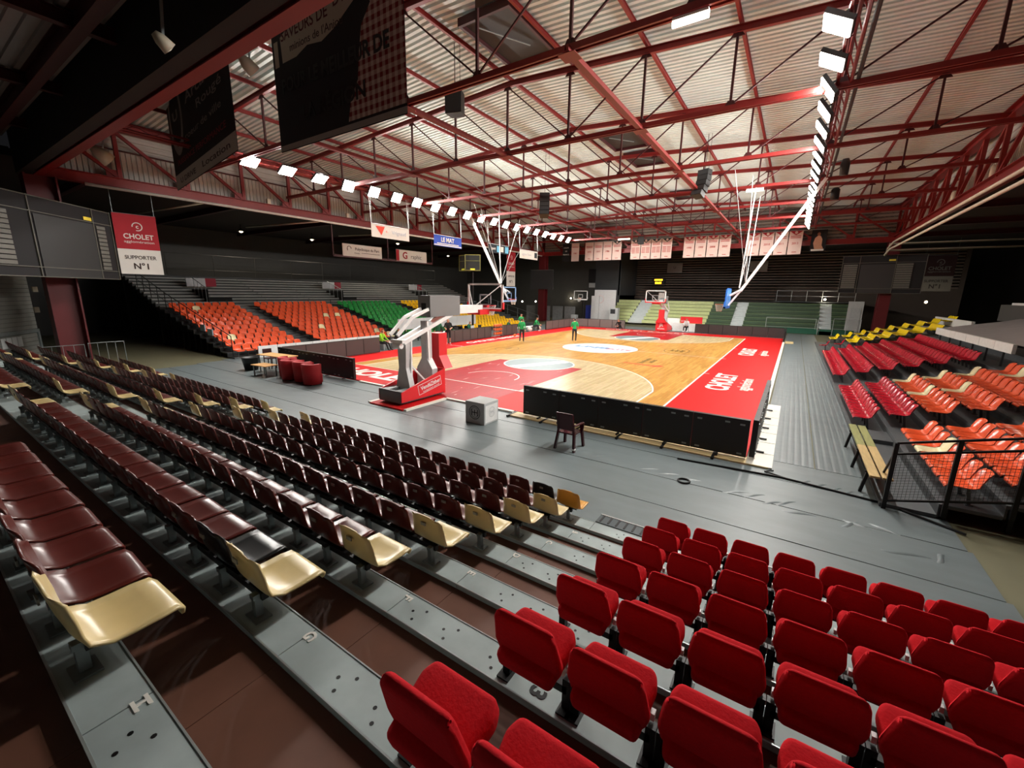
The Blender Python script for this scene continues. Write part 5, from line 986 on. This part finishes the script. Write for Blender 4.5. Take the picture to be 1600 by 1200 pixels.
screen('score_screen', 'large dark score screen with grey slats at the far right corner', (13.7, 21.2, 3.95), (1, -.12, 0), 5.35, 3.15, dict(scr=[(.24, .66, .02, .76)], slats=[(.02, .2, .14, .78), (.67, .86, .14, .78)], posts=[0, .22, .66, 1.0], lab=[(.57, .84)]))
b = MB(); b.bar((16.8, 20.8, 5.5), (16.8, 21.5, 5.5), .08); b.buildw('wall_bracket', DGREY, bpy.data.objects['score_screen.001'])
t = thing('score_screen', 'plain dark grey screen in the far left corner above the yellow seats', 'screen', (-17, 21.7, 4)); b = MB(); b.box((-18.5, 21.25, 4.05), (-15.2, 21.4, 6.4)); b.buildw('screen_panel', M('screen_dim', '#3a3a3c', .55), t); b = MB(); b.bar((-18.5, 21.33, 6.42), (-15.2, 21.33, 6.42), .06); b.bar((-17, 21.33, 5), (-17, 21.5, 5), .1); b.buildw('top_bar', GALV, t)
b = MB(); b.box((-13.9, 29.4, 5.1), (-12.9, 29.5, 6.9)); t = b.build('wall_poster', DB, label='dark poster on the far left wall', cat='poster'); b = MB(); b.box((-13.8, 29.38, 4.4), (-12.9, 29.42, 5.0)); b.build('lower_note', PALE, t)
t, mw = sheet_obj('wall_sign', 'pale sign with a dark square window on the far right wall', tuple(at(1562, 433, x=33)), (.3, -1, 0), 5.5, 1.9, M('sign_dim', '#a5a29c', .8), None, 'sign', .03); panel(t, mw, 2.3, 3.2, -1.2, -.5, DB)
# cabins and dim wall at the lower left
t = thing('cabin', 'grey slatted cabin wall behind the near stand at the left edge', 'cabin', (-20, -24, ZF)); p = at(-40, 545, d=17); q = at(60, 530, d=20.5); q.z = p.z; ex = (q-p).normalized(); L = (q-p).length; mw = frame((p.x, p.y, ZF), ex, (0, 0, 1)); SLG = M('slat_wall', '#6f706b', .7, 0, .15, 3)
for k in range(22): b = MB(); b.box((0, .1+k*.19, 0), (L, .1+k*.19+.175, .06), 0, mw); b.buildw('slat', SLG, t)
b = MB(); b.box((0, 1.45, .06), (L, 1.6, .12), 0, mw); b.box((L-.12, 0, .06), (L, 1.6, .12), 0, mw); b.buildw('ledge', GALV, t)
for k in range(4): b = MB(); b.box((L*.35+k*.33, .9, .065), (L*.35+k*.33+.28, 1.35, .08), 0, mw); b.buildw('pane', PALE, t)
for i, (u, v) in enumerate(((54, 452), (57, 484))): c = at(u, v, d=19.5); b = MB(); b.box((c.x-.15, c.y-.08, c.z-.12), (c.x+.15, c.y+.08, c.z+.12)); b.build('switch_box', M('box_ivory', '#c9c2ac', .6), label='small ivory switch box beside the left corner column, %s one' % ('upper' if i == 0 else 'lower'), cat='box')
for k in range(5): y = -15.8; b = MB(); x = -24.5-k*1.1; b.box((x, -15.0, .6), (x+.8, -14.9, 2.6)); b.build('glazed_door', M('door_dim', '#4d5456', .5), label='dim glazed door under the left stand, %s from the right' % ORD[k+1], cat='door', group='glazed doors under the left stand')
for i, y in enumerate((-15.9, -17.0)):
    b = MB(); b.box((-16.2-i*.9, -16.84, 1.05+.2*i), (-15.6-i*.9, -16.8, 1.4+.2*i)); b.build('notice', M('notice_blue', '#a9c3cf', .6), label='pale blue notice tied to the sloping handrail, %s one' % ('lower' if i == 0 else 'upper'), cat='notice')
# ------------------------------------------------------------------ lamps, speakers, pipes
EM = M('lamp_glass', '#fff6e6', .3, 0, 0, emit=LAMP_E); EM.cycles.emission_sampling = 'NONE'; EMW = M('tube_glass', '#fff0d8', .3, 0, 0, emit=9); EMW.cycles.emission_sampling = 'NONE'
def lamp_light(name, loc, target, watts, size, col=(1, .97, .92), parent=None, spread=170):
    l = bpy.data.lights.new(name, 'AREA'); l.shape = 'DISK'; l.size = size; l.energy = watts; l.color = col; l.spread = R(spread); o = bpy.data.objects.new(name, l); COL.objects.link(o)
    d = (Vector(target)-Vector(loc)); o.rotation_euler = d.to_track_quat('-Z', 'Y').to_euler(); o.location = Vector(loc)-(parent.location if parent else Vector()); o.parent = parent; return o
def point_light(name, loc, watts, r=.1, col=(1, .97, .92), parent=None):
    l = bpy.data.lights.new(name, 'POINT'); l.shadow_soft_size = r; l.energy = watts; l.color = col; o = bpy.data.objects.new(name, l); COL.objects.link(o); o.location = Vector(loc)-(parent.location if parent else Vector()); o.parent = parent; return o
for s, nm in ((-1, 'left'), (1, 'right')):
    t = thing('lamp_rail', 'red lattice rail carrying the row of floodlights on the %s' % nm, 'rail', (s*11, 0, 9.3)); b = MB()
    for dx, z in ((-.15, 9.3), (.15, 9.3), (0, 9.55)): b.tube([(s*11+dx, -21.5, z), (s*11+dx, 17, z)], .045, 6)
    b.buildw('rail_tube', REDST, t); b = MB()
    for k in range(44): y = -21.5+k*.875; b.bar((s*11-.15, y, 9.3), (s*11, y+.43, 9.55), .025); b.bar((s*11, y+.43, 9.55), (s*11+.15, y+.87, 9.3), .025)
    b.buildw('lacing', REDST, t); b = MB(); b.tube([(s*11.3, -21.5, 9.35), (s*11.3, 17, 9.35)], .05, 6); b.buildw('cable_tray', DGREY, t)
    for i in range(20):
        y = -16.3+1.7*i
        t = thing('floodlight', 'bright floodlight on the %s lamp rail, %s from the near end' % (nm, ORD[i+1]), 'lamp', (s*10.65, y, 9.2), 0, 'floodlights of the %s rail' % nm)
        dr = Vector((-s*(.55 if i < 3 else 1), (-1.6, -1.3, -.7, -.2)[i] if i < 4 else .05, -1.0 if i < 3 else -.7)).normalized(); mw = frame((s*10.65, y, 9.2), (0, 1, 0), dr.cross(Vector((0, 1, 0)))); zd = mw.to_3x3() @ Vector((0, 0, 1))
        if zd.dot(dr) < 0: mw = frame((s*10.65, y, 9.2), (0, -1, 0), dr.cross(Vector((0, 1, 0))))
        b = MB(); b.box((-.35, -.3, -.1), (.35, .3, .0), 0, mw); b.buildw('housing', DGREY, t); b = MB(); b.box((-.33, -.28, .0), (.33, .28, .03), 0, mw); b.buildw('lens', EM, t); 
        for q in (-.3, .3): b = MB(); b.bar((s*10.65, y+q, 9.2), (s*10.86, y+q, 9.3), .04); b.buildw('bracket', DGREY, t)
        lamp_light('flood_light', Vector((s*10.65, y, 9.2))+dr*.08, Vector((s*10.65, y, 9.2))+dr, LAMP_W*((3 if s < 0 else 2) if i < 2 else 1.6 if i < 4 else 1), .45, parent=t)
        if i % 2 == 0: point_light('spill_light', (s*10.45, y, 9.45), SPILL_W*2, .15, parent=t)
for i, (x0, x1, y, z) in enumerate(((7.8, 8.5, -16.65, 9.12), (7.7, 8.5, .15, 9.12), (-5.4, -4.2, 16.9, 9.12))):
    t = thing('tube_lamp', 'lit fluorescent tube fixed under a red truss, %s from the near end' % ORD[i+1], 'lamp', (x0, y, z), 0, 'fluorescent tubes under the trusses'); b = MB(); b.tube([(x0, y, z-.05), (x1, y, z-.05)], .06, 8); b.buildw('tube', EMW, t, True); b = MB(); b.box((x0, y-.07, z), (x1, y+.07, z+.05)); b.buildw('batten', WHITE, t)
    lamp_light('tube_light', ((x0+x1)/2, y, z-.12), ((x0+x1)/2, y, 0), 60, .4, parent=t)
WARM = M('bulb_warm', '#ffe9c0', .3, 0, 0, emit=14); WARM.cycles.emission_sampling = 'NONE'
for i, (x, y, z) in enumerate(((-29.2, -8.5, 8.35), (-29.1, -2.2, 8.35), (-24, 4, 8.35), (-28.9, 17, 8.3), (24.0, -4, 8.3), (25, 14, 8.3))):
    t = thing('pendant_lamp', 'small lit pendant lamp under the low side roof, %s' % ['nearest on the left', 'second on the left', 'beside the white signs on the left', 'farthest on the left', 'nearer on the right', 'farther on the right'][i], 'lamp', (x, y, z)); b = MB(); b.ball((x, y, z), .14, 10); b.buildw('bulb', WARM, t, True); b = MB(); b.lathe([(.3, -.05), (.12, .16), (.03, .2), (.03, .55)], (x, y, z), 12); b.buildw('shade', DGREY, t, True); lamp_light('pendant_light', (x, y, z-.18), (x, y, 0), AISLE_W*6, .3, (1, .88, .7), t)
for i, (u, v, kw, e) in enumerate(((1289, 468, dict(y=30.0), 8), (1447, 472, dict(y=26), 5), (816, 471, dict(y=25), 4), (837, 471, dict(y=27), 4), (892, 466, dict(y=29.2), 4))):
    c = at(u, v, **kw); t = thing('wall_lamp', 'small lit wall lamp, %s' % ['on the gangway railing at the right', 'above the right end yellow seats', 'behind the yellow seats, nearer one', 'behind the yellow seats, second one', 'on the far left wall by the practice hoop'][i], 'lamp', c); b = MB(); b.ball(c, .11, 8); b.buildw('bulb', WARM, t, True); b = MB(); b.box((c.x-.12, c.y+.08, c.z-.12), (c.x+.12, c.y+.14, c.z+.12)); b.buildw('back_plate', DGREY, t); point_light('wall_light', (c.x, c.y-.25, c.z), 8*e, .1, (1, .85, .62), t)
# spots, cameras and speakers
def speaker(label, c, n=1, sx=.6, rz=.3, curve=0):
    t = thing('loudspeaker', label, 'speaker', c, rz); b = MB(); b.bar((0, 0, 0), (0, 0, 12.12-c[2]), .02); b.bar((.2, 0, 0), (.2, 0, 12.1-c[2]), .012); b.build('hanger', BLACK, t)
    for k in range(n):
        b = MB(); y = -curve*k*k; hh = .28 if n > 1 else .75; z = -hh*(k+1); a = -.09*k*(1 if curve else 0); m = Matrix.Translation((0, y, z)) @ Matrix.Rotation(a, 4, 'X'); b.prism([(-sx/2, -.2), (sx/2, -.2), (sx/2*.8, .28), (-sx/2*.8, .28)], 0, hh-.02, 0, m); o = b.build('cabinet', BLACK, t); b = MB(); b.box((-sx/2+.03, -.215, .03), (sx/2-.03, -.2, hh-.05), 0, m); b.build('grille', DGREY, o)
speaker('black loudspeaker box hanging below the truss at the upper centre', (-.45, -14, 10.6), 1, .62)
speaker('curved line of black loudspeakers hanging near the right lamp rail', (5.75, -1, 10.15), 5, .6, -.4, .03)
speaker('curved line of black loudspeakers hanging near the left lamp rail', (-2.9, -3, 9.55), 5, .6, .5, .03)
speaker('small black loudspeaker hung under the far truss', (-2.9, 16.5, 9.2), 1, .6)
t = thing('projector_spot', 'black cylinder spotlight clamped to the right lamp rail', 'spotlight', (11.6, -2.2, 9.3)); b = MB(); b.lathe([(0, -.55), (.16, -.55), (.18, -.1), (.12, .1), (0, .12)], (11.7, -2.2, 9.4), 14); b.buildw('body', DGREY, t, True); b = MB(); b.bar((11.0, -2.2, 9.35), (11.8, -2.2, 9.5), .05); b.buildw('clamp', GALV, t)
t = thing('projector_spot', 'dark spotlight clamped to the right lamp rail farther off', 'spotlight', (11.6, 3.2, 9.2)); b = MB(); b.lathe([(0, -.5), (.2, -.5), (.2, 0), (.1, .1), (0, .1)], (11.7, 3.2, 9.3), 14); b.buildw('body', BLACK, t, True); b = MB(); b.bar((11.0, 3.2, 9.35), (11.8, 3.2, 9.4), .05); b.buildw('clamp', GALV, t)
for i, (u, v, d_, lab) in enumerate(((255, 66, 7.5, 'small cream spotlight under the dark near roof at the upper left'), (388, 102, 11, 'round grey spotlight beside the store banner at the upper left'), (160, 243, 15, 'white bracket lamp under the left girder near the corner'), (1200, 137, 0, ''))):
    if not lab: continue
    c = at(u, v, d=d_); t = thing('ceiling_spot', lab, 'spotlight', c); k = d_/14; b = MB(); b.lathe([(0, -.25*k), (.24*k, -.22*k), (.2*k, .1*k), (.1*k, .3*k), (0, .3*k)], c, 12, 0, Matrix.Rotation(.9, 4, 'X')); b.buildw('reflector', M('spot_cream', '#b5ad98', .5), t, True); b = MB(); b.bar(c, c+Vector((.1, .1, .7 if i else 1.6)), .04); b.buildw('bracket', GALV, t)
PIPE = M('pipe_cream', '#cfc7b2', .45, 0, .08, 3)
for x, z, lab in ((16.42, 7.85, 'upper'), (16.3, 7.35, 'lower')):
    b = MB(); b.tube([(x, -21.8, z), (x, 18.0, z), (x, 20.3, z-.3), (x+.1, 20.7, z-.3), (x+.1, 20.7, z+.1), (33, 20.9, z+.1)], .07, 10); b.build('air_pipe', PIPE, None, True, label='%s of the twin cream pipes along the right girder' % lab, cat='pipe')
b = MB(); b.tube([(-16.74, -20.6, 8.13), (-16.74, 21, 8.13)], .07, 8); b.build('air_pipe', M('pipe_white', '#f2efe4', .4), None, True, label='thin cream pipe along the foot of the left girder', cat='pipe')
for i, (y, L) in enumerate(((-16.0, 10), (-9.2, 10), (-2.2, 8))): b = MB(); b.tube([(-16.8, y, 8.1), (-16.8-L, y, 8.4)], .06, 8); b.build('air_pipe', PIPE, None, True, label='cream branch pipe below the low left roof, %s from the near end' % ORD[i+1], cat='pipe')
for i, y in enumerate((-10, -5.4, 0.2, 5.7)):
    b = MB(); b.lathe([(.0, 8.66), (.13, 8.66), (.13, 9.05), (.08, 9.1), (0, 9.1)], (16.9, y, 0), 12); b.build('detector', PIPE, None, True, label='cream cylinder standing on the right girder flange, %s from the near end' % ORD[i+1], cat='device')
for i, y in enumerate((-6.9, -12.4)): b = MB(); b.box((-16.99, y-.1, 8.66), (-16.8, y+.1, 8.95)); b.build('detector', PIPE, None, label='cream box on the left girder flange, %s from the far side' % ORD[i+1], cat='device')
